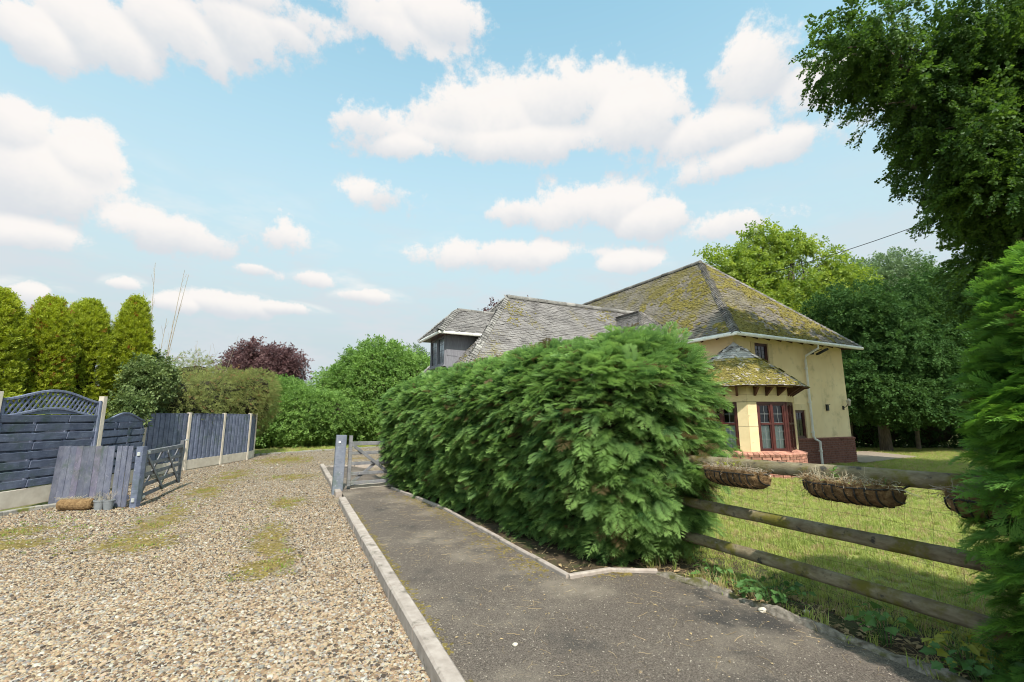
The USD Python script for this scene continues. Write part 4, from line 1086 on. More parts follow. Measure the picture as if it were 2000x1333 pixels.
# --- windows
def window(name, O, e, n_out, w, h, lights, transom=None, bars=(2, 4), mat=m_wood, curtain=None, fw=.055, depth=.06, parent=house, lead=m_lead):
    """O: lower left corner on the wall face; lights: number of casements side by side"""
    R = np.array([e, n_out, Z3]).T
    fr = MB(); B = lambda x, z, sx, sz, o=0, sy=depth: fr.box(O + e * x + Z3 * z + n_out * o, (sx, sy, sz), R)
    B(fw / 2, h / 2, fw, h); B(w - fw / 2, h / 2, fw, h); B(w / 2, fw / 2, w - 2 * fw, fw); B(w / 2, h - fw / 2, w - 2 * fw, fw)
    B(w / 2, -.02, w + .06, .035, .03, depth + .05)
    cw = (w - 2 * fw) / lights
    for i in range(1, lights):
        B(fw + cw * i, h / 2, fw, h - 2 * fw - .004, .003)
    if transom:
        for i in range(lights):
            B(fw + cw * (i + .5), h * transom, cw - fw - .004, fw * .8, .002)
    win = obj(name, fr, mat, parent)
    for i in range(lights):
        x0, x1 = fw + cw * i + (fw / 2 if i else 0), fw + cw * (i + 1) - (fw / 2 if i < lights - 1 else 0)
        sash = MB(); k = .032
        for (x, z, sx, sz) in ((x0 + k / 2, h / 2, k, h - 2 * fw - .004), (x1 - k / 2, h / 2, k, h - 2 * fw - .004), ((x0 + x1) / 2, fw + k / 2 + .002, x1 - x0 - 2 * k, k), ((x0 + x1) / 2, h - fw - k / 2 - .002, x1 - x0 - 2 * k, k)):
            sash.box(O + e * x + Z3 * z - n_out * .006, (sx, depth * .7, sz), R)
        obj('casement', sash, mat, win)
        c0, hw_, hh_ = O + e * (x0 + x1) / 2 + Z3 * h / 2 - n_out * .012, e * ((x1 - x0) / 2 - k), Z3 * (h / 2 - fw - k)
        quad = np.array([c0 - hw_ - hh_, c0 + hw_ - hh_, c0 + hw_ + hh_, c0 - hw_ + hh_])
        flip = np.cross(quad[1] - quad[0], quad[2] - quad[0]) @ n_out < 0
        obj('pane', MB().add(quad[::-1] if flip else quad, [[0, 1, 2, 3]]), m_glass, win)
        ld = MB()
        for j in range(1, bars[0]):
            ld.box(O + e * (x0 + k + (x1 - x0 - 2 * k) * j / bars[0]) + Z3 * h / 2 - n_out * .004, (.008, .008, h - 2 * fw - 2 * k), R)
        for j in range(1, bars[1]):
            ld.box(O + e * (x0 + x1) / 2 + Z3 * (fw + k + (h - 2 * fw - 2 * k) * j / bars[1]) - n_out * .003, (x1 - x0 - 2 * k, .008, .008), R)
        if ld.v:
            obj('leaded_bars', ld, lead, win)
    if curtain:
        n = 40; xs_ = np.linspace(fw, w - fw, n); V = []
        for x in xs_:
            o = -.055 + .014 * math.sin(x * 70) + .01 * math.sin(x * 31)
            V += [O + e * x + Z3 * (fw + .02) + n_out * o, O + e * x + Z3 * (h * curtain) + n_out * o]
        obj('net_curtain', MB().add(V, [[2 * i, 2 * i + 2, 2 * i + 3, 2 * i + 1] for i in range(n - 1)]), m_curtain, win, smooth=True)
    return win
window('upper_window', hw(.98, .05, 3.08), U3, -V3, .68, .94, 1, bars=(3, 6), lead=m_black)
window('lower_window', hw(2.35, .05, .95), U3, -V3, .97, .93, 2, bars=(2, 4), lead=m_black)
window('dormer_window', hw(du - .02, dv1 - .02, 3.26), -V3, -U3, dv1 - dv0 - .04, .98, 2, bars=(2, 4), mat=m_cheek, curtain=.97, lead=m_cheek)
R_ = np.array([U3, V3, Z3]).T
obj('window_blind', MB().box(hw(1.32, .235, 3.55), (.67, .012, .93), np.array([U3, V3, Z3]).T), m_room, house)  # added dark sheets close behind the panes, interior shade as colour
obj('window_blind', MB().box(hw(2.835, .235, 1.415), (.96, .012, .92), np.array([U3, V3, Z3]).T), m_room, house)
for (u0, u1, z0, z1) in ((.80, .975, 3.08, 4.03), (1.665, 1.86, 3.08, 4.03), (3.325, 3.52, .95, 2.08), (1.9, 3.52, 1.885, 2.08) if False else (2.3, 3.32, 1.885, 2.08)):
    obj('surround_stone', MB().box(hw((u0 + u1) / 2, -.006, (z0 + z1) / 2), (u1 - u0, .03, z1 - z0), R_), m_stonework, house)

# --- gutters, rafter feet, downpipe, fittings
def half_gutter(pts, name='gutter'):
    g = obj(name, MB().tube(pts, .058, 10), m_gutter, house)
    for a, b in zip(pts[:-1], pts[1:]):
        a, b = np.array(a), np.array(b); n = int(np.linalg.norm(b - a) / 1.0)
        for i in range(1, n):
            c = a + (b - a) * i / n; t = unit(b - a) * .03
            obj('gutter_joint', MB().tube([c - t, c + t], .066, 10), m_gutter, g)
go = OV + .05
half_gutter([hw(-go, 5.2, ZE - .05), hw(-go, -go, ZE - .05), hw(L_ + go, -go, ZE - .05)])
half_gutter([hw(0, WE - .05, 2.54), hw(WU - 3.02, WE - .05, 2.54), hw(WU - 3.02, 8.3, 2.54)], 'wing_gutter')
for i in range(11):
    u_ = .05 + i * .58
    obj('rafter_foot', MB().beam(hw(u_, .0, ZE + .12), hw(u_, -OV + .02, ZE - .09), .05, .11), m_darkwood, house)
for i in range(7):
    v_ = .3 + i * .58
    obj('rafter_foot', MB().beam(hw(.0, v_, ZE + .12), hw(-OV + .02, v_, ZE - .09), .05, .11), m_darkwood, house)
du_ = 3.55
dp = obj('downpipe', MB().tube([hw(du_ + .12, -go, ZE - .09), hw(du_ + .11, -go, ZE - .22), hw(du_, -.09, ZE - .45), hw(du_, -.07, ZE - .6), hw(du_, -.07, 1.02), hw(du_ + .02, -.10, .93), hw(du_ + .1, -.2, .85), hw(du_ + .1, -.2, .1)], .038, 10), m_gutter, house, smooth=40)
for z in (3.3, 2.15, 1.15, .55):
    o = -.2 if z < .8 else -.07
    c = hw(du_ + (.1 if z < .8 else 0), o, z)
    obj('pipe_collar', MB().tube([c - Z3 * .03, c + Z3 * .03], .05, 10).box(c + V3 * .02, (.14, .03, .03), R_), m_gutter, dp)
cb = [hw(3.66 + .05 * math.sin(z * 5), -.012, z) for z in np.linspace(1.0, 2.4, 12)]
obj('cable', MB().tube(cb, .008, 5), m_black, house)
fl_ = MB().box(hw(4.0, -.06, 3.86), (.06, .1, .1), R_).beam(hw(4.0, -.1, 3.88), hw(4.12, -.34, 3.98), .02, .02)
fd = obj('floodlight', fl_, m_black, house)
obj('lamp_head', MB().beam(hw(3.98, -.24, 3.80), hw(4.26, -.42, 3.97), .18, .07, ch=.02), m_black, fd)
obj('vent_box', MB().box(hw(4.62, -.02, 1.97), (.11, .06, .2), R_).box(hw(4.62, -.04, 2.08), (.13, .1, .02), R_), m_black, house)
ln_ = obj('wall_lantern', MB().box(hw(5.62, -.015, 1.98), (.07, .04, .14), R_).tube([hw(5.62, -.03, 1.98), hw(5.64, -.1, 2.02), hw(5.68, -.16, 2.12), hw(5.72, -.16, 2.08)], .012, 6), m_black, house)
m = trimesh.creation.revolve(np.array([(0, 0), (.045, 0), (.08, .17), (.095, .18), (.03, .25), (0, .27)]), sections=6)
obj('lantern_glass', (m.vertices + hw(5.72, -.16, 2.05), m.faces), M('lantern_glass_mat', (.45, .40, .32), (.55, .5, .42), 5, rough=.3), ln_)
obj('alarm_box', MB().beam(hw(-.03, 2.05, 3.50), hw(-.03, 2.35, 3.50), .07, .26, ch=.02), m_white, house)
obj('alarm_panel', MB().beam(hw(-.068, 2.11, 3.50), hw(-.068, 2.2, 3.50), .006, .09, ch=.001), M('alarm_blue', (.05, .12, .35), rough=.4), house)
obj('left_wall_cable', MB().tube([hw(-.012, 2.75, 2.6), hw(-.012, 2.75, 4.1)], .01, 5), m_darkwood, house)

# --- brick plinths
pc = MB().box(hw(L_ / 2 + .03, .08, .45), (L_ + .06, .26, .9), R_)
pl = obj('plinth', pc, m_mortd, house)
bb = MB(); r5 = np.random.default_rng(31)
for j in range(12):
    z = .04 + j * .075
    x = 1.0 - (.1125 if j % 2 else 0)
    while x < L_ + .05:
        x1 = min(x + .215, L_ + .065)
        if L_ + .065 - x1 < .06: x1 = L_ + .068
        if x1 - x > .05:
            bb.box(hw((x + x1) / 2, -.055 + r5.normal(0, .003), z), (x1 - x, .03, .065), R_)
        x += .225
    for i in range(3):
        bb.box(hw(L_ + .06, .085 + i * .225 - (.08 if j % 2 else 0), z), (.016, .2 - (.1 if i == 0 and j % 2 else 0), .065), R_)
obj('plinth_bricks', bb, m_brickdark, pl, kind='stuff')
cp = MB()
for i in range(27):
    cp.beam(hw(1.0 + i * .187, -.03, .925), hw(1.0 + i * .187 + .18, -.03, .925), .115, .06, up=unit(Z3 - V3 * .25), ch=.008)
obj('plinth_coping', cp, m_brickdark, pl)

# --- the corner bay: an octagon about the house corner
BR, BZ0, BZ1, BE, BEZ, BA = 1.50, .72, 2.06, 1.92, 2.50, 3.92
ang = lambda k: math.radians(-108 + 45 * k)
dirv = lambda a: np.array([math.cos(a), math.sin(a), 0])
HC3 = np.array([*HC, 0])
bay_masonry = MB(); bay_posts = MB(); bay_holes = {}
pierw = .27
for k in range(-2, 3):
    a0, a1 = ang(k), ang(k + 1)
    p, q_ = HC3 + dirv(a0) * BR, HC3 + dirv(a1) * BR
    e = unit(q_ - p); w = np.linalg.norm(q_ - p); no = unit((dirv(a0) + dirv(a1)) / 2)
    l0 = pierw if k == 0 else .045
    l1 = pierw if k == -1 else .045
    if k in (-2,): l0 = pierw
    if k in (1,): l1 = pierw
    if k == 2:
        l0 = pierw
    bay_holes[k] = (p, e, no, l0, w - l1)
    # masonry round the opening, in blocks with open joints
    blocks = [(0, l0, BZ0, 1.40), (0, l0, 1.41, BZ1), (w - l1, w, BZ0, 1.40), (w - l1, w, 1.41, BZ1), (0, w, BZ1 + .012, 2.27), (0, w, 2.276, BEZ + .12)]
    if k == 2:
        blocks = [(0, w, BZ0, BEZ + .12)]
    for (x0, x1, z0, z1) in blocks:
        if x1 - x0 < .03: continue
        g0 = .005
        wood = (x1 - x0) < .06
        (bay_posts if wood else bay_masonry).box(p + e * ((x0 + x1) / 2) + Z3 * (z0 + z1) / 2 - no * .06, (x1 - x0 - g0 * 2, .12, z1 - z0), np.array([e, -no, Z3]).T)
bay = obj('bay', bay_masonry, m_stonework, house)
obj('corner_mullions', bay_posts, m_wood, bay)
inner = MB()
for k in range(-2, 3):
    p, e, no, l0, l1 = bay_holes[k]
    w = 2 * BR * math.sin(math.radians(22.5))
    if k < 2:
        for (x0, x1) in ((0, l0 - .02), (l1 + .02, w)):
            if x1 - x0 > .04:
                inner.box(p + e * (x0 + x1) / 2 + Z3 * 1.4 - no * .1, (x1 - x0 + .02, .07, 1.4), np.array([e, -no, Z3]).T)
    inner.box(p + e * w / 2 + Z3 * 2.3 - no * .1, (w, .07, .44), np.array([e, -no, Z3]).T)
obj('bay_joints', inner, m_mortd, bay)
for k in range(-2, 2):
    p, e, no, x0, x1 = bay_holes[k]
    window('bay_window', p + e * x0 + Z3 * BZ0 - no * .045, e, no, x1 - x0, BZ1 - BZ0, 2, transom=.56, bars=(2, 5), curtain=.52, fw=.06, depth=.07, parent=bay)
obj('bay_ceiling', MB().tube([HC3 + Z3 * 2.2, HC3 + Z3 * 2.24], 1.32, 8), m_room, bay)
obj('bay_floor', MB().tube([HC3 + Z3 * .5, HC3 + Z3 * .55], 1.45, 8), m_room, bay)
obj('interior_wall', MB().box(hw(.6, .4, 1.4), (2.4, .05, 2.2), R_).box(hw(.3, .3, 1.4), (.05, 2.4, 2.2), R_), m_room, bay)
bpl = obj('bay_plinth', MB().tube([HC3 + Z3 * -.02, HC3 + Z3 * .63], 1.60, 40), m_mort, house, smooth=40)
PR = 1.625
for j in range(8):
    z = .04 + j * .075
    for i in range(24):
        a = math.radians(-190 + i * 9.0 + (4.5 if j % 2 else 0))
        if a > math.radians(20): continue
        d = dirv(a); t = np.array([-d[1], d[0], 0])
        obj('brick', MB().box(HC3 + d * (PR - .035 + r5.normal(0, .002)) + Z3 * z, (.226, .09, .062), np.array([t, d, Z3]).T), m_brick, bpl)
for i in range(44):                                                       # sloping course of bricks under the windows
    a = math.radians(-190 + i * 4.75); d = dirv(a); t = np.array([-d[1], d[0], 0])
    up = unit(Z3 + d * .45)
    obj('sill_brick', MB().beam(HC3 + d * 1.38 + Z3 * .72, HC3 + d * (PR + .03) + Z3 * .635, .118, .062, up=up, ch=.006), m_brick, bpl)

# bay roof: tiles one by one
bt = MB(); apex = HC3 + Z3 * BA; bq = [HC3 + dirv(ang(k)) * BE + Z3 * BEZ for k in range(-4, 4)]
for k in range(-3, 4):
    slab(bt, [bq[k + 3], bq[k + 4], apex], .04)
broof = obj('bay_roof', bt, m_darkwood, house)
far = MB()
for k in range(-3, 3):
    a, b = bq[k + 4], bq[k + 5] if k + 5 < 8 else bq[0]
    e = unit(b - a); w = np.linalg.norm(b - a); mid = (a + b) / 2; s_ = apex - mid; ht = np.linalg.norm(s_); s_ = unit(s_)
    pg = [(0, 0), (w, 0), (w / 2 + .07, ht * .97), (w / 2 - .07, ht * .97)]
    if k in (-2, -1, 0, 1):
        def each(q8, base, j, rows, y):
            obj('tile', (q8, base), m_tile_bay if y < ht * .56 else m_tile_baytop, broof)
        tiles(a, e, s_, pg, w=.165, g=.128, tl=.2, seed=40 + k, each=each, rough=.007)
        if k < 1:
            moss_lumps(broof, a, e, s_, [(0, 0), (w, 0), (w * .72, ht * .55), (w * .28, ht * .55)], 1500, 60 + k, .46, (.014, .035))
    else:
        far.add(*tiles(a, e, s_, pg, w=.165, g=.128, tl=.2, seed=40 + k))
obj('rear_tiles', far, m_tile_bay, broof, kind='stuff')
m = trimesh.creation.cone(radius=.2, height=.17, sections=8)
obj('lead_cap', (m.vertices + [*HC, BA - .12], m.faces), m_white, broof)
for k in range(-2, 2):
    a0 = ang(k)
    for f in (.2, .5, .8):
        aa = a0 + math.radians(45) * f
        x = BR / math.cos(aa - a0 - math.radians(22.5)) * math.cos(math.radians(22.5)); xe = BE / math.cos(aa - a0 - math.radians(22.5)) * math.cos(math.radians(22.5))
        d = dirv(aa); t = np.array([-d[1], d[0], 0])
        c = HC3 + Z3 * 0
        pr = [c + d * (x + .005) + Z3 * 2.23, c + d * (xe - .06) + Z3 * (BEZ - .045), c + d * (x + .005) + Z3 * (BEZ - .02)]
        V = np.vstack([np.array(pr) - t * .03, np.array(pr) + t * .03])
        obj('eaves_bracket', MB().add(V, [[0, 1, 2], [3, 5, 4], [0, 3, 4], [0, 4, 1], [1, 4, 5], [1, 5, 2], [2, 5, 3], [2, 3, 0]]), m_darkwood, broof)

# ------------------------------------------------------------------ rail fence, hanging troughs
m_log = M('mossy_log', (.13, .10, .06), (.25, .21, .14), 4, rough=.9, bump=.7, bscale=30, bdist=.01, stretch=(2, 2, 6), spots=[((.13, .115, .02), 3.2, .47, .62, 6), ((.05, .045, .04), 9, .58, .7, 4), ((.28, .27, .24), 14, .64, .74, 5)])
RD = unit(np.array([.477, -.879])); R0 = np.array([2.23, 4.74])
rp = lambda s, o=0: R0 + RD * s + np.array([-RD[1], RD[0]]) * o           # o > 0: away from the path
rf = thing('rail_fence', 'mossy round-rail fence with wire netting between hedge and right-hand conifer', 'fence')
rr = np.random.default_rng(41)
for (z, ra, zt) in ((.335, .057, -.0), (.73, .055, .0), (1.19, .06, .02)):
    t = np.linspace(-1.75, 4.4, 50)
    pts = np.array([[*rp(a, .02 * math.sin(a * 1.1 + z * 9)), z + .02 * math.sin(a * .8 + z * 5)] for a in t])
    rad = ra * (1 + .07 * (meshkit.fbm(np.c_[t * 2, np.full(50, z * 9), np.zeros(50)], 3, 2) - .5) * 2)
    v, f = MB().tube(pts, rad, 18).arrays()
    v = v + .007 * (meshkit.fbm(v * 9, 4, 3)[:, None] - .5)
    obj('rail', (v, f), m_log, rf, smooth=50)
for a in (-1.6, 3.1):
    obj('post', MB().tube([[*rp(a, .11), 0], [*rp(a, .11), .7], [*rp(a, .11), 1.38]], .065, 14), m_log, rf, smooth=50)
wn = MB()
for i in range(40):
    a = -1.5 + i * .15
    pts = [[*rp(a + rr.normal(0, .006) + .02 * math.sin(z * 7 + i), .085 + rr.normal(0, .004)), z] for z in np.linspace(.04, 1.14, 9)]
    wn.tube(pts, .0009, 4, cap=False)
for z in np.linspace(.08, 1.12, 9):
    pts = [[*rp(a, .083), z + .012 * math.sin(a * 5 + z * 3)] for a in np.linspace(-1.5, 4.4, 40)]
    wn.tube(pts, .0008, 4, cap=False)
obj('wire_netting', wn, m_darkmetal, rf)

m_fernyellow = leafM('yellow_leaf', (.20, .24, .03), (.42, .42, .08), trans=.4)
m_greenleaf = leafM('fresh_leaf', (.07, .16, .03), (.16, .30, .06), trans=.4)
m_weed = leafM('weed_leaf', (.05, .13, .035), (.14, .26, .07), trans=.4)


def trough(name, label, s0, s1, seed, z0=1.16, out=.26):
    """half-basket of coir in black wire hung on the path side of the top rail"""
    g = thing(name, label, 'planter', 'coir troughs hung on the top rail')
    r = np.random.default_rng(seed)
    ns, na = 40, 14
    V = np.zeros((ns, na, 3)); W = []
    def prof(t, al, k=1.0):
        end = (1 - abs(2 * t - 1) ** 7) ** .5 * .75 + .25
        o = -(.07 + out * k * math.sin(al) * end); z = z0 - .165 * k * (1 - math.cos(al)) * 1.15 * (.55 + .45 * end)
        o = -(.07 + out * k * (1 - (1 - math.sin(al)) ** 1.3) * end) if al < math.pi / 2 else o
        return o, z
    for i in range(ns):
        t = i / (ns - 1)
        for j in range(na):
            al = math.pi * .5 * j / (na - 1)
            end = (max(0, 1 - abs(2 * t - 1) ** 5)) ** .5
            o = -(.07 + out * (.25 + .75 * end) * math.cos(al)); z = z0 - .02 - .145 * (.35 + .65 * end) * math.sin(al) ** .8
            V[i, j] = (*rp(s0 + (s1 - s0) * t, o), z)
    vv = V.reshape(-1, 3) + .028 * (meshkit.fbm(V.reshape(-1, 3) * 26, 4, seed)[:, None] - .5) + .02 * (meshkit.fbm(V.reshape(-1, 3) * 9, 2, seed + 1)[:, None] - .5)
    F = [[i * na + j, (i + 1) * na + j, (i + 1) * na + j + 1, i * na + j + 1] for i in range(ns - 1) for j in range(na - 1)]
    k = len(vv)
    liner = MB().add(vv, F)
    # ragged upper lip and the inside
    rim = vv.reshape(ns, na, 3)[:, 0]
    lip = rim + np.c_[r.normal(0, .006, (ns, 2)), .012 + .018 * r.random(ns)]
    inn = rim + np.array([*(rp(0, .05) - rp(0, 0)), -.03])
    liner.add(np.vstack([rim, lip, inn]), [[i, i + 1, ns + i + 1, ns + i] for i in range(ns - 1)] + [[ns + i, ns + i + 1, 2 * ns + i + 1, 2 * ns + i] for i in range(ns - 1)])
    lin = obj('coir_liner', liner, m_coir, g, smooth=60)
    soil = MB(); back = np.array([[*rp(s0 + (s1 - s0) * i / (ns - 1), -.065), z0 - .035] for i in range(ns)])
    soil.add(np.vstack([inn, back]), [[i, i + 1, ns + i + 1, ns + i] for i in range(ns - 1)])
    obj('soil', soil, m_straw, g)
    fuzz = MB()
    for i in range(900):
        a, b = r.integers(0, ns), r.integers(0, na)
        p = vv[a * na + b] + r.normal(0, .004, 3)
        d = r.normal(0, .022, 3)
        fuzz.tube([p, p + d], .0011, 3, cap=False)
    for i in range(420):
        p = lip[r.integers(0, ns)] + r.normal(0, .008, 3)
        fuzz.tube([p, p + r.normal(0, .025, 3) + [0, 0, .008]], .0012, 3, cap=False)
    obj('coir_fibres', fuzz, m_coir, lin, kind='stuff')
    wire = MB()
    ring = [(rim[i] + np.array([*(rp(0, -.012) - rp(0, 0)), -.004])) for i in range(0, ns, 3)]
    wire.tube([[*rp(s0 - .01, -.03), z0], *ring, [*rp(s1 + .01, -.03), z0]], .0065, 6)
    nr = 9
    for q in range(nr + 1):
        i = int(round((ns - 1) * (q + .15) / (nr + .3)))
        c = V[i] + np.array([*(rp(0, -.010) - rp(0, 0)), -.008])
        wire.tube([c[j] for j in range(0, na)], .0065, 5)
    obj('wire_frame', wire, m_darkmetal, g)
    st = MB()
    for i in range(30):
        c = (*rp(s0 + (s1 - s0) * r.uniform(.04, .75), -r.uniform(.09, .25)), z0 - .02)
        dead_plant(st, c, r.uniform(.05, .14), 2, seed * 50 + i, 1.3)
    for i in range(160):
        c = np.array([*rp(s0 + (s1 - s0) * r.random(), -r.uniform(.08, .28)), z0 - r.uniform(-.015, .02)])
        d = np.array([*r.normal(0, .06, 2), r.normal(0, .02)])
        st.tube([c, c + d * .5 + [0, 0, .012], c + d], .0018, 3, cap=False)
    obj('dead_stems', st, m_deadstem if seed % 2 else m_straw, g, kind='stuff')
    return g
def leaf_plant(parent, name, base, h, n, ll, mat, seed, tip=0):
    r = np.random.default_rng(seed); out = ([], []); sm = MB()
    base = np.array(base, float)
    top = base + [r.normal(0, h * .1), r.normal(0, h * .1), h]
    sm.tube([base, (base + top) / 2 + r.normal(0, h * .04, 3), top], .0025, 4)
    for i in range(n):
        f = .25 + .75 * i / max(1, n - 1); c = base + (top - base) * f
        a = i * 2.4; d = np.array([math.cos(a), math.sin(a), .45])
        kite(out, c, d, ll * (1.15 - .4 * f), ll * .42, (0, 0, 1), .1)
    obj(name, fin(out), mat, parent)
    return sm
# along the rail: s from R0
t1 = trough('hanging_trough', 'coir trough with dry stems on the top rail, tucked against the conifer hedge', -.16, .44, 1)
t2 = trough('hanging_trough', 'middle coir trough with a green shoot, in full view on the top rail', .80, 1.45, 2)
t3 = trough('hanging_trough', 'coir trough half hidden by the right-hand conifer fronds', 1.70, 2.4, 3)
c = (*rp(1.0, -.12), 1.13); obj('shoot_stem', leaf_plant(t2, 'green_shoot', c, .12, 11, .06, m_greenleaf, 5), m_greenleaf, t2)
c = (*rp(1.36, -.14), 1.13); obj('shoot_stem', leaf_plant(t2, 'green_shoot', c, .07, 6, .03, m_weed, 6), m_greenleaf, t2)
for k in range(3):
    c = (*rp(-.05 + .09 * k, -.16), 1.135); obj('shoot_stem', leaf_plant(t1, 'yellow_shoot', c, .08, 6, .055, m_fernyellow, 8 + k), m_fernyellow, t1)

# weeds at the foot of the rails
def lobed(out, c, d, nrm, size, r):
    d = unit(d); s = unit(np.cross(nrm, d)); nn = np.cross(d, s); k = len(out[0])
    P = [(0, 0), (.25, .38), (.42, .30), (.62, .48), (.72, .22), (1.0, 0), (.72, -.22), (.62, -.48), (.42, -.30), (.25, -.38)]
    out[0].extend([np.asarray(c) + (d * x + s * y + nn * (abs(y) * .25 - x * x * .15)) * size for x, y in P])
    out[1].extend([[k, k + 1, k + 2], [k, k + 2, k + 5], [k + 2, k + 3, k + 4], [k + 2, k + 4, k + 5], [k, k + 5, k + 8], [k + 5, k + 6, k + 8], [k + 6, k + 7, k + 8], [k, k + 8, k + 9]])
def weed(x, y, label, n, size, seed, spread=.2, h=.2, mat=None):
    g = thing('weed', label, 'weed', 'broad-leaved weeds at the foot of the rail fence')
    r = np.random.default_rng(seed); out = ([], []); st = MB()
    for i in range(int(n * 1.9)):
        a = r.uniform(0, 2 * np.pi); rad = spread * math.sqrt(r.random()); hh = h * r.uniform(.35, 1)
        c = np.array([x + rad * math.cos(a), y + rad * math.sin(a), .06 + hh])
        st.tube([[x + rad * .3 * math.cos(a), y + rad * .3 * math.sin(a), .05], c * .5 + np.array([x, y, .12]) * .5, c], .002, 4, cap=False)
        lobed(out, c, (math.cos(a), math.sin(a), r.uniform(-.7, .2)), unit([r.normal(0, .45), r.normal(0, .45) - .2, 1]), size * r.uniform(.35, .85), r)
    obj('stems', st, m_weed, g); obj('leaves', fin(out), mat or m_weed, g, kind='stuff')
weed(1.98, 4.80, 'small lobed weed under the lowest rail beside the conifer hedge', 9, .10, 1, .16, .16)
weed(2.28, 4.25, 'leafy vine-like weed spreading under the middle of the lowest rail', 26, .105, 2, .26, .20)
weed(2.12, 4.45, 'low green weed at the mortar edging, left of the vine-like weed', 14, .075, 21, .16, .12)
weed(2.66, 3.55, 'broad green weed leaning from the verge before the right-hand conifer', 14, .13, 3, .16, .26)
weed(2.92, 3.22, 'yellowing lobed weed nearest the right-hand conifer', 16, .12, 4, .2, .22, m_fernyellow)
weed(2.86, 3.02, 'dark green weed tangled at the foot of the right-hand conifer', 22, .11, 5, .25, .2)

# pale stones lying about
m_flint = M('pale_flint', (.48, .43, .36), (.6, .55, .47), 20, rough=.7)
for i, (x, y, z, s, lab) in enumerate(((2.06, 4.06, .085, .035, 'pale stone lying on the mortar edging'), (2.42, 4.05, .075, .03, 'pale stone in the leaf litter under the rails'),
                                       (.02, 3.5, .078, .018, 'small white pebble alone on the near asphalt'))):
    v, f = pebble(90 + i); obj('pebble', (v * s + [x, y, z], f), m_flint, label=lab, cat='stone')

# litter and leaves on the verge and in the bed
n = 2600; pp = np.vstack([rp(r.uniform(-2.5, 4), 0)[None] * 0 + np.array([rp(a, o) for a, o in zip(r.uniform(-2.4, 4, 1700), r.uniform(-.5, .1, 1700))]),
                          np.c_[r.uniform(-3, 1.5, 1600), r.uniform(4.9, 11, 1600)]])
bedpoly = Polygon([(-2.69, 10.6), (-1.16, 8.25), (-0.13, 6.2), (0.6, 4.95), (1.5, 5.06), (1.93, 4.55), (2.25, 3.93), (2.75, 3.05), (4.2, .2), (4.6, .2), (2.4, 4.7), (1.8, 6.5), (-1.5, 12)])
pp = pp[contains_xy(bedpoly, pp[:, 0], pp[:, 1])]
idx = r.choice(3, len(pp), p=[.25, .2, .55]); sz = np.where(idx < 2, r.uniform(.05, .16, len(pp)), r.uniform(.025, .07, len(pp)))
scatter('bed_litter', [tw.arrays(), tw2.arrays(), fin(lf)], np.c_[pp, np.full(len(pp), .066) + r.uniform(0, .012, len(pp))], yaw_quats(len(pp), r, .25), sz, m_litter, idx=idx,
        label='brown dead leaves and twigs on the soil under hedge and rails', cat='leaf litter')

# ------------------------------------------------------------------ grass
m_grass = leafM('grass_blades', (.17, .245, .05), (.46, .49, .15), trans=.35, scale=1.1, odd=((.42, .34, .17), .22), rough=.6)
tufts = [tuft(i, 20, 1.0, .55, .07, .9) for i in range(6)] + [tuft(10 + i, 10, 1.5, .35, .06, .6) for i in range(2)]
def lawn_pts(n, y0, y1, r):
    y = r.uniform(y0, y1, n); x = r.uniform(-1, 22, n)
    q = np.c_[x, y] - R0
    k = (q @ np.array([-RD[1], RD[0]]) > .03) & (x < y * 1.15 + .5)
    hed = np.c_[x - 1.75, y - 6.5] @ np.array([-.587, .809]); hoff = np.c_[x - 1.75, y - 6.5] @ np.array([.809, .587])
    k &= ~((hed > -.6) & (hoff < .75))
    hu, hv = (np.c_[x, y] - HC) @ HU, (np.c_[x, y] - HC) @ HV
    k &= ~((hu > -.02) & (hu < 6.05) & (hv > -.05)) & (np.hypot(x - HC[0], y - HC[1]) > 1.66) & ~((hv > 2.6) & (hu > -8) & (hu < 6))
    k &= ~contains_xy(Polygon([(12.2, 16.25), (16.3, 18.75), (16.6, 21.9), (12.4, 19.6)]), x, y)
    return np.c_[x, y][k]
def lawn_z(p):
    return .045 + .05 * (meshkit.fbm(np.c_[p * .8, np.zeros(len(p))], 4, 3) - .5) - .004
g1 = lawn_pts(60000, 2.0, 9.0, r); g2 = lawn_pts(60000, 9.0, 24.0, r)
gg = np.vstack([g1, g2]); sz = np.r_[r.uniform(.05, .085, len(g1)), r.uniform(.06, .10, len(g2))]
sz = sz * (.6 + .8 * meshkit.fbm(np.c_[gg * 1.3, np.zeros(len(gg))], 3, 6))
kk = meshkit.fbm(np.c_[gg * 1.7, np.zeros(len(gg))], 3, 15) > .18
gg, sz = gg[kk], sz[kk]
idx = np.where(r.random(len(gg)) < .93, r.integers(0, 6, len(gg)), r.integers(6, 8, len(gg)))
scatter('lawn_grass', tufts, np.c_[gg, lawn_z(gg)], yaw_quats(len(gg), r, .12), np.c_[sz, sz, sz], m_grass, idx=idx, label='rough yellowish green lawn grass behind the rail fence', cat='grass')
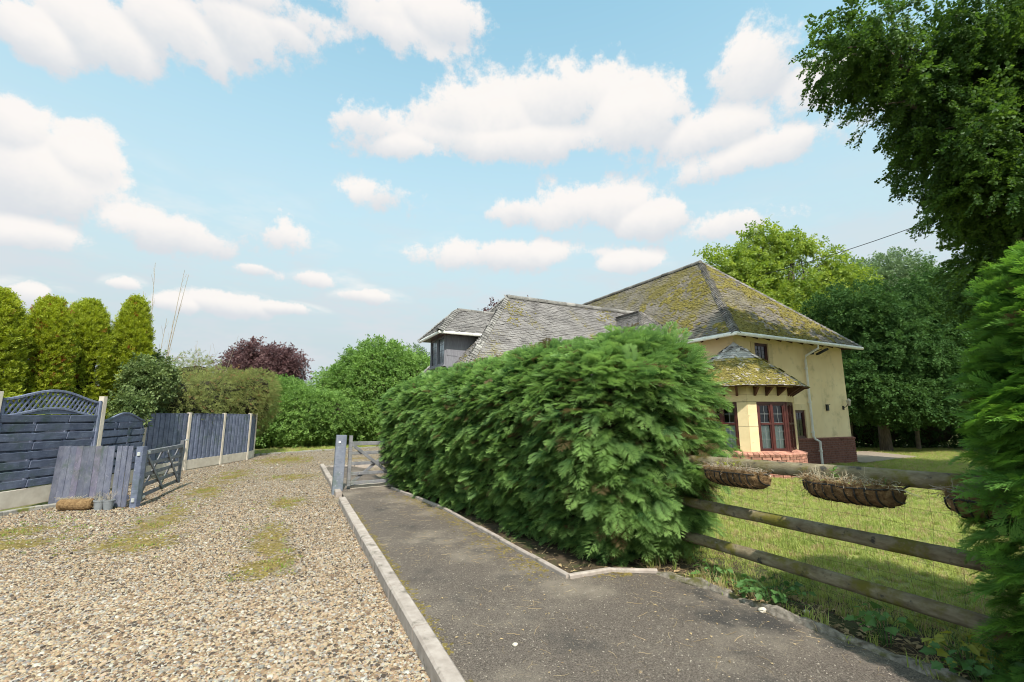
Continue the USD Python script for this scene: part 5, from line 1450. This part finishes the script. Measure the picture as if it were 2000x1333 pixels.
# verge grass under rails, on the far verge, among the gravel
a = r.uniform(-1.6, 4, 420); o = r.uniform(-.42, .1, 420)
p1 = np.array([rp(i, j) for i, j in zip(a, o)]); p1 = p1[meshkit.fbm(np.c_[p1 * 3, np.zeros(len(p1))], 3, 9) > .5]
p2 = np.c_[r.uniform(-16, -3, 9000), r.uniform(20.5, 38, 9000)]
p2 = p2[contains_xy(Polygon([(-11.6, 20.6), (-10.7, 21.95), (-9.0, 24.05), (-7.1, 26.65), (-3, 28), (-3, 38), (-16, 38)]), p2[:, 0], p2[:, 1])]
pp = np.vstack([p1, p2]); sz = np.r_[r.uniform(.06, .14, len(p1)), r.uniform(.07, .14, len(p2))]
scatter('verge_grass', tufts, np.c_[pp, np.r_[np.full(len(p1), .055), np.full(len(p2), .028)]], yaw_quats(len(pp), r, .1), sz, m_grass, label='strip of grass at the far end of the drive and under the rails', cat='grass')
m_weedling = leafM('drive_weed', (.13, .19, .035), (.24, .30, .06), trans=.3)
pts = []
for x, y, a, b in MOSS + [(-6.9, 7.6, 1.0, 1.0), (-.9, 4.3, .08, .6), (-1.05, 4.9, .06, .5), (-7.9, 8.2, .5, .2)]:
    m = int(36 * a * b) + 4
    q = r.normal(0, .6, (m, 2)); pts.append(np.array([x, y]) + q[:, :1] * a * ACR + q[:, 1:] * b * DRV)
pts = np.vstack(pts); pts = pts[(right_of_kerb(*pts.T) < -.03) & (pts[:, 0] > -8.5 - np.clip((pts[:, 1] - 10) * .6, 0, 1.7))]
scatter('drive_weeds', [tuft(30 + i, 9, .7, .9, .16, 1.4) for i in range(4)], np.c_[pts, np.zeros(len(pts))], yaw_quats(len(pts), r, .1), r.uniform(.03, .07, len(pts)), m_weedling,
        label='tiny weeds sprouting through the gravel drive', cat='weeds')

# ------------------------------------------------------------------ hedge, conifers, shrubs and trees
m_bark = M('bark', (.06, .048, .038), (.13, .11, .085), 6, rough=.95, bump=.8, bscale=25, bdist=.02, stretch=(3, 3, .6))
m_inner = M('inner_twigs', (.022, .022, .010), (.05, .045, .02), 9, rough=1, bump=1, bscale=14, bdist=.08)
m_cypress = leafM('cypress_green', (.028, .105, .036), (.26, .41, .125), trans=.45, tip=.85, scale=1.4, rough=.6, odd=((.16, .12, .055), .05))
m_cypress2 = leafM('cypress_green_bright', (.032, .115, .02), (.19, .37, .065), trans=.4, tip=.75, scale=.9, rough=.6, odd=((.15, .11, .05), .015))
m_golden = leafM('golden_conifer', (.175, .235, .02), (.42, .47, .05), trans=.3, scale=1.5, odd=((.28, .10, .03), .012))
m_golden2 = leafM('golden_conifer_browning', (.175, .235, .02), (.42, .47, .05), trans=.3, scale=1.5, odd=((.26, .09, .03), .055))
m_privet = leafM('privet_green', (.10, .135, .035), (.32, .34, .11), trans=.3, scale=1.5, odd=((.30, .17, .08), .05))
m_ivy = leafM('ivy_green', (.06, .105, .033), (.19, .245, .08), trans=.25, scale=2.0)
m_elder = leafM('elder_green', (.075, .16, .035), (.24, .38, .09), trans=.35, scale=.6)
m_purple = leafM('purple_leaf', (.075, .038, .042), (.19, .10, .10), trans=.35, scale=.8)
m_maple = leafM('maple_green', (.10, .19, .03), (.36, .44, .08), trans=.45, scale=.5)
m_dark = leafM('dark_green', (.028, .07, .022), (.085, .165, .045), trans=.32, scale=.5, spec=.12, rough=.75)
m_lime = leafM('lime_green', (.03, .078, .018), (.11, .20, .036), trans=.45, scale=.6)
m_far = leafM('distant_green', (.09, .15, .07), (.2, .28, .13), trans=.3, scale=.2)


PTOP, PBOT, SHELF = 4.5, .22, .55


def column_r(z, R, z0, zm, zt):
    z = np.asarray(z, float)
    up = np.clip((z - zm) / (zt - zm), 0, 1); dn = np.clip((zm - z) / (zm - z0), 0, 1)
    return R * np.where(z > zm, np.sqrt(np.maximum(0, 1 - up ** PTOP)), 1 - PBOT * dn ** 1.8)


def columns(cols, n, r, depth=.25):
    """points near the skin of upright bushes (x, y, R, z0, zm, zt) and the outward direction"""
    C = np.array(cols, float); P, D = [], []
    w = C[:, 2] * (C[:, 5] - C[:, 3]); w = w / w.sum()
    m = int(n * 2.4); k = r.choice(len(C), m, p=w)
    # by surface: side and top
    a = r.uniform(0, 2 * np.pi, m)
    t = r.random(m)
    z = C[k, 3] + (C[k, 5] - C[k, 3]) * (1 - (1 - t) ** 1.0)
    top = r.random(m) < .22
    R = np.array([column_r(zz, C[i, 2], C[i, 3], C[i, 4], C[i, 5]) for zz, i in zip(z, k)])
    rt = np.sqrt(r.random(m)) * C[k, 2] * .97
    zt = C[k, 4] + (C[k, 5] - C[k, 4]) * (1 - (rt / C[k, 2]) ** 2) ** (1 / PTOP)
    z = np.where(top, zt, z); R = np.where(top, rt, R)
    lump = 1 + .16 * (meshkit.fbm(np.c_[np.cos(a) * 1.6 + k * 2.3, np.sin(a) * 1.6, z * 1.5], 3, 4) - .5) * 2
    shelf = (meshkit.fbm(np.c_[C[k, 0] + np.cos(a) * 1.1, C[k, 1] + np.sin(a) * 1.1, z * 1.8] * 2.6, 3, 14) - .5) * SHELF
    R = R * lump + shelf - depth * r.random(m) ** 2
    p = np.c_[C[k, 0] + R * np.cos(a), C[k, 1] + R * np.sin(a), z - np.where(top, depth * r.random(m) ** 2, 0)]
    keep = R > .02
    for i, c in enumerate(C):
        rad = column_r(np.clip(p[:, 2], c[3], c[5]), c[2], c[3], c[4], c[5])
        inside = (np.hypot(p[:, 0] - c[0], p[:, 1] - c[1]) < rad - depth - .05) & (p[:, 2] < c[5] - depth - .05)
        keep &= ~(inside & (k != i))
    slope = np.clip((z - C[k, 4]) / (C[k, 5] - C[k, 4]), 0, 1) ** 3
    d = np.c_[np.cos(a), np.sin(a), slope * 2.2]
    p, d = p[keep][:n], unit(d[keep][:n])
    return p, d


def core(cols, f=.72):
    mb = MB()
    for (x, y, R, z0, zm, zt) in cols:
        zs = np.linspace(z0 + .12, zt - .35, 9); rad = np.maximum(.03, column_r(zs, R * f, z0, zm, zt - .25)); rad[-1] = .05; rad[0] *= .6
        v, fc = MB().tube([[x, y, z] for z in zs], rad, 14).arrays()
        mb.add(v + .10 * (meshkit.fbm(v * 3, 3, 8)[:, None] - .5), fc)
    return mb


fronds = [frond(i, 11, .30 + .16 * (i % 3), 4, .030) for i in range(6)]
HX0, HX1 = np.array([1.36, 6.20]), np.array([-2.05, 11.45])
hc = []
for i, (R, zt) in enumerate(((1.08, 2.60), (1.06, 2.66), (1.03, 2.64), (1.06, 2.62), (1.02, 2.60), (1.04, 2.60), (1.0, 2.52))):
    c = HX0 + (HX1 - HX0) * i / 6
    hc.append((c[0], c[1], R, .14, 1.25, zt))
hedge = thing('conifer_hedge', 'long clipped green conifer hedge between asphalt path and house', 'hedge')
for c in hc:
    obj('trunk', MB().tube([[c[0], c[1], .0], [c[0] + .05, c[1], .6], [c[0], c[1], 2.0]], [.07, .06, .02], 8), m_bark, hedge)
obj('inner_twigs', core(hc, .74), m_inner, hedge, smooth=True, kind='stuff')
p, d = columns(hc, 56000, r, .22)
X = unit(d + np.c_[.38 * r.normal(size=(len(p), 2)), .25 * r.normal(size=len(p)) - .05]); Zv = unit(d * .55 + [0, 0, 1.0] + .3 * r.normal(size=p.shape))
scatter('foliage', fronds, p, quats(X, Zv), r.choice([.75, 1, 1.35], len(p)) * r.uniform(.09, .18, len(p)), m_cypress, parent=hedge)
# looser drooping sprays on the near end
k = (p @ np.array([.587, -.809, 0]) > np.array([*HX0, 0]) @ np.array([.587, -.809, 0]) + .35) & (p[:, 2] > .3)
p2, d2 = p[k], d[k]; s_ = r.random(len(p2)) < .30; p2, d2 = p2[s_] + d2[s_] * .06, d2[s_]
X = unit(d2 + .35 * r.normal(size=p2.shape) + [0, 0, -.12]); Zv = unit(d2 * .4 + [0, 0, 1.0] + .15 * r.normal(size=p2.shape))
scatter('loose_sprays', fronds, p2, quats(X, Zv), r.uniform(.20, .33, len(p2)), m_cypress, parent=hedge)

# conifer at the right edge, near the camera
rc = [(3.42, 2.52, .61, .0, 1.0, 2.66), (4.2, 2.9, .62, .0, 1.3, 2.9), (4.2, 1.9, .7, .0, 1.3, 2.8)]
PTOP, PBOT, SHELF = 2.4, .12, .35
right = thing('near_conifer', 'bright green feathery conifer at the right edge, nearest the camera', 'conifer')
for c in rc:
    obj('trunk', MB().tube([[c[0], c[1], 0], [c[0], c[1], .8], [c[0], c[1], 2.5]], [.07, .06, .02], 8), m_bark, right)
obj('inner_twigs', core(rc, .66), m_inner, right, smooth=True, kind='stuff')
p, d = columns(rc, 13000, r, .22)
X = unit(d + .32 * r.normal(size=p.shape) + [0, 0, .05]); Zv = unit(d * .4 + [0, 0, 1.0] + .3 * r.normal(size=p.shape))
scatter('foliage', fronds, p, quats(X, Zv), r.uniform(.13, .24, len(p)), m_cypress2, parent=right)

PTOP, PBOT, SHELF = 2.9, .1, .24
# golden conifers behind the trellis fence
gold = [spray(200 + i, 40, .17, .5, -.05, .9, True, .8) for i in range(4)]
for i, (x, y, R, zt, lab) in enumerate(((-11.5, 9.9, .50, 4.35, 'golden green columnar conifer at the left edge of the photograph'), (-11.35, 10.95, .42, 4.45, 'golden green conifer with brown patches, second from the left'),
                                        (-11.62, 12.2, .58, 4.70, 'golden green conifer with the broadest rounded top, third of the row'), (-11.1, 13.1, .42, 5.05, 'tall golden green conifer, last of the row beside the dark ivy'))):
    g = thing('golden_conifer', lab, 'conifer', 'golden conifers behind the trellis fence')
    col = [(x, y, R, .3, 1.7, zt)]
    obj('trunk', MB().tube([[x, y, 0], [x, y, 1.5], [x, y, zt - .8]], [.1, .08, .02], 8), m_bark, g)
    obj('inner_twigs', core(col, .55), m_inner, g, smooth=True)
    p, d = columns(col, 7000, r, .2)
    X = unit(d + .45 * r.normal(size=p.shape) + [0, 0, .35]); Zv = unit([0, 0, 1.0] + .5 * r.normal(size=p.shape))
    scatter('foliage', gold, p, quats(X, Zv), r.uniform(.15, .25, len(p)), m_golden2 if i == 1 else m_golden, parent=g, seed=i)


def bush(name, label, cat, blobs, n, size, protos, mat, seed, gap=.0, gapscale=1.0, stems=3, group=None, shell=.5, droop=.15, wild=.6, fill=.62):
    rr = np.random.default_rng(seed)
    g = thing(name, label, cat, group)
    B = np.array(blobs, float); c = B[:, :3].mean(0)
    st = MB()
    for b in blobs[:max(stems, 1) * 3]:
        e = np.array(b[:3]); q = np.array([c[0] + rr.normal(0, .3), c[1] + rr.normal(0, .3), 0])
        st.tube([q, q * .4 + e * .6 + rr.normal(0, .15, 3), e], np.array([.07, .045, .015]) * (b[5] ** .5), 6)
    obj('stems', st, m_bark, g)
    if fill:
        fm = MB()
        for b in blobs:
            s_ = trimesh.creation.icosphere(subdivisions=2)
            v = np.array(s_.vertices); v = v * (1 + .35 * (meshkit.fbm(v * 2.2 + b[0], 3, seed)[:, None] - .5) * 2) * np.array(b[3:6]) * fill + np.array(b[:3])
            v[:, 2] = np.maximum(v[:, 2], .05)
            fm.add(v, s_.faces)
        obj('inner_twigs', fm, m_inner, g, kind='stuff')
    p, q, D = crown_points(blobs, n, rr, shell, gap, gapscale, seed, droop, wild)
    scatter('foliage', protos, p, q, rr.uniform(*size, len(p)), mat, parent=g, seed=seed)
    return g


small = [spray(300 + i, 22, .15, .55, .1, .9, True, .9) for i in range(4)]
broad = [spray(320 + i, 18, .24, .62, .25, 1.0, True, .95) for i in range(4)]
lime = [spray(340 + i, 46, .135, .85, .45, 1.0, True, .95) for i in range(5)]
bush('ivy_shrub', 'dark glossy ivy shrub spilling over the fence beside the last golden conifer', 'shrub', [(-10.3, 12.7, 2.6, .28, .4, .6), (-10.95, 13.9, 2.75, .38, .5, .8), (-9.9, 11.95, 1.75, .2, .3, .45)], 1700, (.22, .36), broad, m_ivy, 1)
bush('privet_hedge', 'loose green privet hedge showing above the upright board fence', 'hedge', [(-11.1, 14.9, 2.2, .85, 1.3, .95), (-11.3, 16.6, 2.35, .85, 1.3, .95), (-10.85, 15.6, 2.0, .6, 1.4, .5), (-11.5, 18.0, 2.45, .8, 1.2, 1.1), (-13, 18.5, 3.0, 1.2, 1.2, 1.2)], 5200, (.17, .28), small, m_privet, 2)
bush('clipped_hedge_block', 'clipped rounded hedge block at the far end of the upright board fence', 'hedge', [(-11.45, 19.2, 2.3, .95, 1.3, 1.3), (-11.6, 20.4, 2.3, 1.05, 1.2, 1.38), (-11.2, 19.9, 2.9, .85, 1.0, .78), (-10.9, 18.9, 2.15, .5, .8, .6)], 5200, (.15, .24), small, m_privet, 3, shell=.3)
# bare whips standing out of the shrubs
wh = thing('bare_whips', 'tall thin bare stems rising beside the last golden conifer', 'stems')
for i, (x, y, h, lx) in enumerate(((-12.0, 15.0, 6.9, -.25), (-11.75, 15.2, 6.7, .35), (-11.7, 15.1, 6.5, .55), (-12.2, 15.1, 5.9, -.5), (-12.05, 15.3, 5.0, .3))):
    mb = MB(); z = np.linspace(1.5, h, 9); mb.tube(np.c_[x + lx * ((z - 1.5) / 5) ** 1.3, np.full(9, y), z], np.linspace(.02, .006, 9), 5)
    rr = np.random.default_rng(i)
    for k in range(7):
        zz = rr.uniform(3, h - .3); c = np.array([x + lx * ((zz - 1.5) / 5) ** 1.3, y, zz]); mb.tube([c, c + [rr.normal(0, .12), rr.normal(0, .1), .35]], .004, 3)
    obj('stem', mb, m_deadstem, wh)
tw_ = thing('twiggy_shrub', 'sparse bare twigs above the privet hedge', 'stems')
mb = MB(); rr = np.random.default_rng(5)
for k in range(9):
    b0 = np.array([-12.6 + rr.normal(0, .25), 18.5, 2.2]); e = b0 + [rr.normal(0, .5), 0, rr.uniform(1.2, 2.9)]
    mb.tube([b0, (b0 + e) / 2 + rr.normal(0, .08, 3), e], [.012, .008, .004], 4)
    for j in range(9):
        c = b0 + (e - b0) * rr.uniform(.3, 1); mb.tube([c, c + rr.normal(0, .16, 3) + [0, 0, .08]], .004, 3)
obj('twigs', mb, m_deadstem, tw_)


def tree(name, label, base, h_trunk, r_trunk, blobs, n, size, protos, mat, seed, gap=.36, gapscale=.7, group=None, cat='tree', shell=.75, droop=.25, wild=.7, limbs=True):
    rr = np.random.default_rng(seed)
    g = thing(name, label, cat, group)
    base = np.array(base, float); fork = base + [rr.normal(0, .15), rr.normal(0, .15), h_trunk]
    top = np.array(max(blobs, key=lambda b: b[2])[:3])
    obj('trunk', MB().tube([base - [0, 0, .1], base * .5 + fork * .5 + rr.normal(0, .06, 3), fork, fork * .5 + top * .5 + rr.normal(0, .2, 3), top], np.array([1.25, 1, .85, .45, .12]) * r_trunk, 12), m_bark, g, smooth=60)
    if limbs:
        lm = MB()
        for b in blobs:
            e = np.array(b[:3]); s0 = fork + (top - fork) * rr.uniform(0, .45)
            mid = s0 * .45 + e * .55 + [0, 0, .1 * np.linalg.norm(e - s0)] + rr.normal(0, .15, 3)
            lm.tube([s0, mid, e], np.array([.42, .25, .06]) * r_trunk, 7)
            for k in range(6):
                q = e + np.clip(rr.normal(size=3), -1.3, 1.3) * np.array(b[3:6]) * .42
                lm.tube([mid * .3 + e * .7, (e + q) / 2 + rr.normal(0, .1, 3), q], np.array([.12, .07, .03]) * r_trunk, 5)
        obj('limbs', lm, m_bark, g)
    p, q, D = crown_points(blobs, n, rr, shell, gap, gapscale, seed, droop, wild)
    scatter('crown', protos, p, q, rr.uniform(*size, len(p)), mat, parent=g, seed=seed)
    return g


# across the end of the drive
bush('elder_bush', 'tall rounded green elder bush at the end of the drive', 'bush', [(-8.9, 29.5, 3.3, 3.0, 2.2, 2.6), (-8.7, 30.0, 4.9, 2.3, 2.0, 1.7), (-6.2, 29.6, 3.3, 2.2, 2.0, 2.3), (-11.4, 29.5, 2.8, 2.0, 2.0, 1.9), (-9.6, 28.8, 1.8, 2.6, 1.8, 1.7), (-7.0, 28.6, 1.5, 2.4, 1.6, 1.5)], 12000, (.34, .6), broad, m_elder, 21, gap=.33, gapscale=.8)
bush('laurel_bush', 'darker green bush before the elder, at the corner of the board fence', 'bush', [(-13.0, 25.5, 2.0, 1.8, 1.6, 1.75), (-11.6, 25.2, 1.7, 1.7, 1.5, 1.5), (-10.4, 26.2, 1.6, 1.4, 1.4, 1.4), (-13.8, 24.8, 1.4, 1.4, 1.4, 1.3)], 8500, (.28, .46), broad, m_elder, 22, gap=.30, gapscale=.9)
bush('low_bush', 'low pale green bush beside the small path gate', 'bush', [(-4.6, 27.2, 1.3, 1.5, 1.3, 1.4), (-3.4, 27.4, 1.6, 1.4, 1.3, 1.6), (-5.9, 27.2, 1.0, 1.2, 1.1, 1.0)], 4200, (.26, .42), broad, m_elder, 23, gap=.3)
tree('purple_tree', 'purple-leaved tree behind the clipped hedge block', (-17.0, 31, 0), 2.2, .2, [(-17.2, 31, 4.6, 2.4, 2.0, 1.8), (-18.6, 31, 4.9, 1.3, 1.3, 1.1), (-15.6, 31, 4.9, 1.3, 1.3, 1.3), (-17.6, 31, 6.0, 1.0, 1.0, .9), (-16.2, 31, 3.6, 1.6, 1.4, 1.2)], 3300, (.40, .7), broad, m_purple, 31, gap=.36, gapscale=.9)
tree('grey_green_tree', 'small grey-green tree between the elder bush and the dormer', (-8.2, 38, 0), 2.5, .18, [(-8.4, 38, 5.6, 1.5, 1.4, 1.6), (-7.6, 38, 4.4, 1.4, 1.3, 1.2), (-9.4, 38, 6.0, 1.0, 1.0, .9), (-8.2, 38, 6.9, .7, .7, .7)], 2000, (.35, .6), broad, m_far, 32, gap=.38)
tree('purple_shrub_tree', 'purple-leaved tree peeping over the ridge of the lower roof', (-.4, 30, 0), 3, .2, [(-.6, 30, 8.0, 1.3, 1.2, 1.2), (.5, 30, 8.7, 1.0, 1, .8), (-1.7, 30, 7.6, 1.0, 1, .9), (1.6, 30, 8.0, 1, 1, .8)], 1500, (.35, .6), broad, m_purple, 33, gap=.42, gapscale=.9)
# behind the house
tree('maple_tree', 'sunlit yellow-green maple rising behind the main roof', (16.5, 27.5, 0), 4.0, .35, [(15.6, 27.5, 9.6, 2.2, 2.0, 1.9), (13.2, 27.2, 10.6, 1.9, 1.7, 1.2), (16.0, 27.5, 12.2, 1.4, 1.4, 1.4), (17.9, 27.5, 12.4, 1.1, 1.1, .9), (18.6, 27.5, 10.9, 1.9, 1.8, 1.5), (17.4, 27, 8.6, 2.4, 2.0, 2.0), (20.2, 27.5, 9.3, 2.0, 1.8, 1.6), (14.4, 27, 8.4, 2.0, 2, 1.8), (19.4, 27, 7.2, 2.4, 2.0, 1.8), (16.6, 26.6, 6.6, 2.2, 2, 1.8)], 7000, (.45, .8), broad, m_maple, 41, gap=.42, gapscale=.65)
tree('pale_tree', 'tree with pale dusty leaves between the maple and the dark tree', (24, 30.5, 0), 4.0, .35, [(24.0, 30.5, 10.2, 2.3, 2.0, 1.9), (26.5, 30.5, 10.8, 2.4, 2, 2.0), (22.6, 30, 8.4, 2.0, 2.0, 1.8), (25.4, 30, 8.0, 2.6, 2.2, 2.0), (28.4, 30, 9.0, 2.4, 2.0, 2.4)], 6000, (.4, .75), broad, m_far, 42, gap=.35)
tree('dark_tree', 'dense dark green tree with low hanging branches right of the house', (17.9, 22.3, 0), 2.4, .22, [(18.2, 22.0, 4.6, 2.5, 2.0, 2.0), (16.4, 21.8, 3.2, 1.8, 1.6, 1.5), (19.8, 21.6, 3.2, 2.2, 1.7, 1.6), (17.3, 22.6, 6.6, 2.0, 1.8, 1.7), (20.6, 22.4, 5.8, 2.2, 1.9, 2.0), (18.2, 21.2, 2.5, 2.0, 1.3, 1.0)], 9500, (.36, .62), broad, m_dark, 43, gap=.28, gapscale=.8)
tree('dark_tree', 'dark shaded tree at the right, half covered by the near conifer', (22.6, 22.6, 0), 2.4, .2, [(22.6, 22.2, 4.6, 2.3, 2.0, 2.4), (24.2, 22.4, 6.2, 2.3, 2.0, 2.4), (21.8, 21.4, 2.9, 1.8, 1.5, 1.4), (24.5, 21.8, 3.2, 2.2, 1.8, 2.0), (22.2, 23, 7.4, 2.0, 2, 1.9)], 7500, (.36, .62), broad, m_dark, 44, gap=.3, gapscale=.8)
bush('dark_understorey', 'black-green undergrowth in the shade below the trees', 'undergrowth', [(16.6, 25.6, .9, 2.0, 1.0, 1.2), (19.5, 25.2, 1.0, 2.2, 1.0, 1.3), (22.8, 25.5, 1.0, 2.4, 1.0, 1.4), (26.0, 25.3, 1.1, 2.4, 1.0, 1.5), (14.4, 26.0, 1.0, 1.6, 1.0, 1.3)], 3000, (.3, .5), broad, m_dark, 45)
for i, (x, y, lab) in enumerate(((17.2, 23.6, 'slim bare trunk in the shade just right of the house'), (20.4, 23.4, 'slim bare trunk in the shade nearer the right-hand conifer'))):
    g = thing('tree_trunk', lab, 'tree'); obj('trunk', MB().tube([[x, y, 0], [x + .05, y, 1.5], [x, y, 4.5]], [.1, .09, .06], 9), M(f'pale_bark_{i}', (.12, .10, .07), (.2, .17, .12), 8, rough=.9), g)

# the great lime tree whose branches hang in at the upper right
LB = [(7.3, 9.2, 10.0, 1.35, 1.2, .8), (8.6, 9.2, 10.2, 1.6, 1.5, 1.2), (8.0, 9.4, 8.75, 1.25, 1.2, .75), (9.3, 9.5, 9.0, 1.5, 1.5, 1.1), (8.9, 9.2, 7.5, 1.3, 1.3, .8), (10.2, 9.8, 8.2, 1.6, 1.6, 1.2), (9.3, 9.3, 6.3, 1.2, 1.2, .75),
      (10.3, 9.5, 6.6, 1.4, 1.4, .9), (9.7, 9.3, 5.3, 1.0, 1.1, .7), (10.8, 9.4, 5.4, 1.3, 1.3, .9), (11.6, 10, 7.2, 1.8, 1.8, 1.5), (11.2, 9.6, 9.8, 2.0, 2.0, 1.5), (11.0, 9.0, 10.6, 1.6, 1.6, 1.0), (13, 10.2, 8.6, 2.2, 2.2, 2.0), (12.6, 9.5, 10.4, 2.2, 2.2, 1.3), (12.0, 9.3, 5.6, 1.4, 1.4, 1.1), (14.4, 10.5, 6.6, 1.8, 1.8, 1.6), (14.6, 8.4, 9.0, 2.2, 2.2, 2.0), (12.4, 7.2, 8.8, 2.0, 2.0, 1.8)]
LB = [(x + (1.0 if z > 9.3 else 1.35), y, z, a, b, c) for x, y, z, a, b, c in LB] + [(13.2, 11.0, 5.2, 1.8, 1.6, 1.5), (14.6, 12.0, 7.8, 2.0, 2.0, 2.0)]
tree('lime_tree', 'great dark green lime tree hanging in from the upper right corner', (13.4, 9.6, 0), 4.2, .42, LB, 16500, (.36, .62), lime, m_lime, 51, gap=.47, gapscale=.9, droop=.5, wild=.6, shell=.8)
# overhead wire
wp = [[14.5 + (25 - 14.5) * t, 26 + (10 - 26) * t, 9.9 + 3.0 * t - 3.2 * t * (1 - t)] for t in np.linspace(0, 1, 24)]
obj('overhead_wire', MB().tube(wp, .018, 5), m_black, label='thin overhead wire crossing the gap between maple and lime tree', cat='wire')
# far woodland closing the view
n = 2600; a = r.uniform(-1.2, 1.2, n); dd = r.uniform(70, 95, n)
pw = np.c_[dd * np.sin(a), dd * np.cos(a), r.uniform(.5, 6.0, n) * (.6 + .5 * meshkit.fbm(np.c_[a * 9, a * 0, a * 0], 3, 2))]
scatter('distant_wood', broad, pw, random_quats(n, r), r.uniform(2.2, 4.0, n), m_far, label='distant belt of woodland behind the bushes', cat='wood')
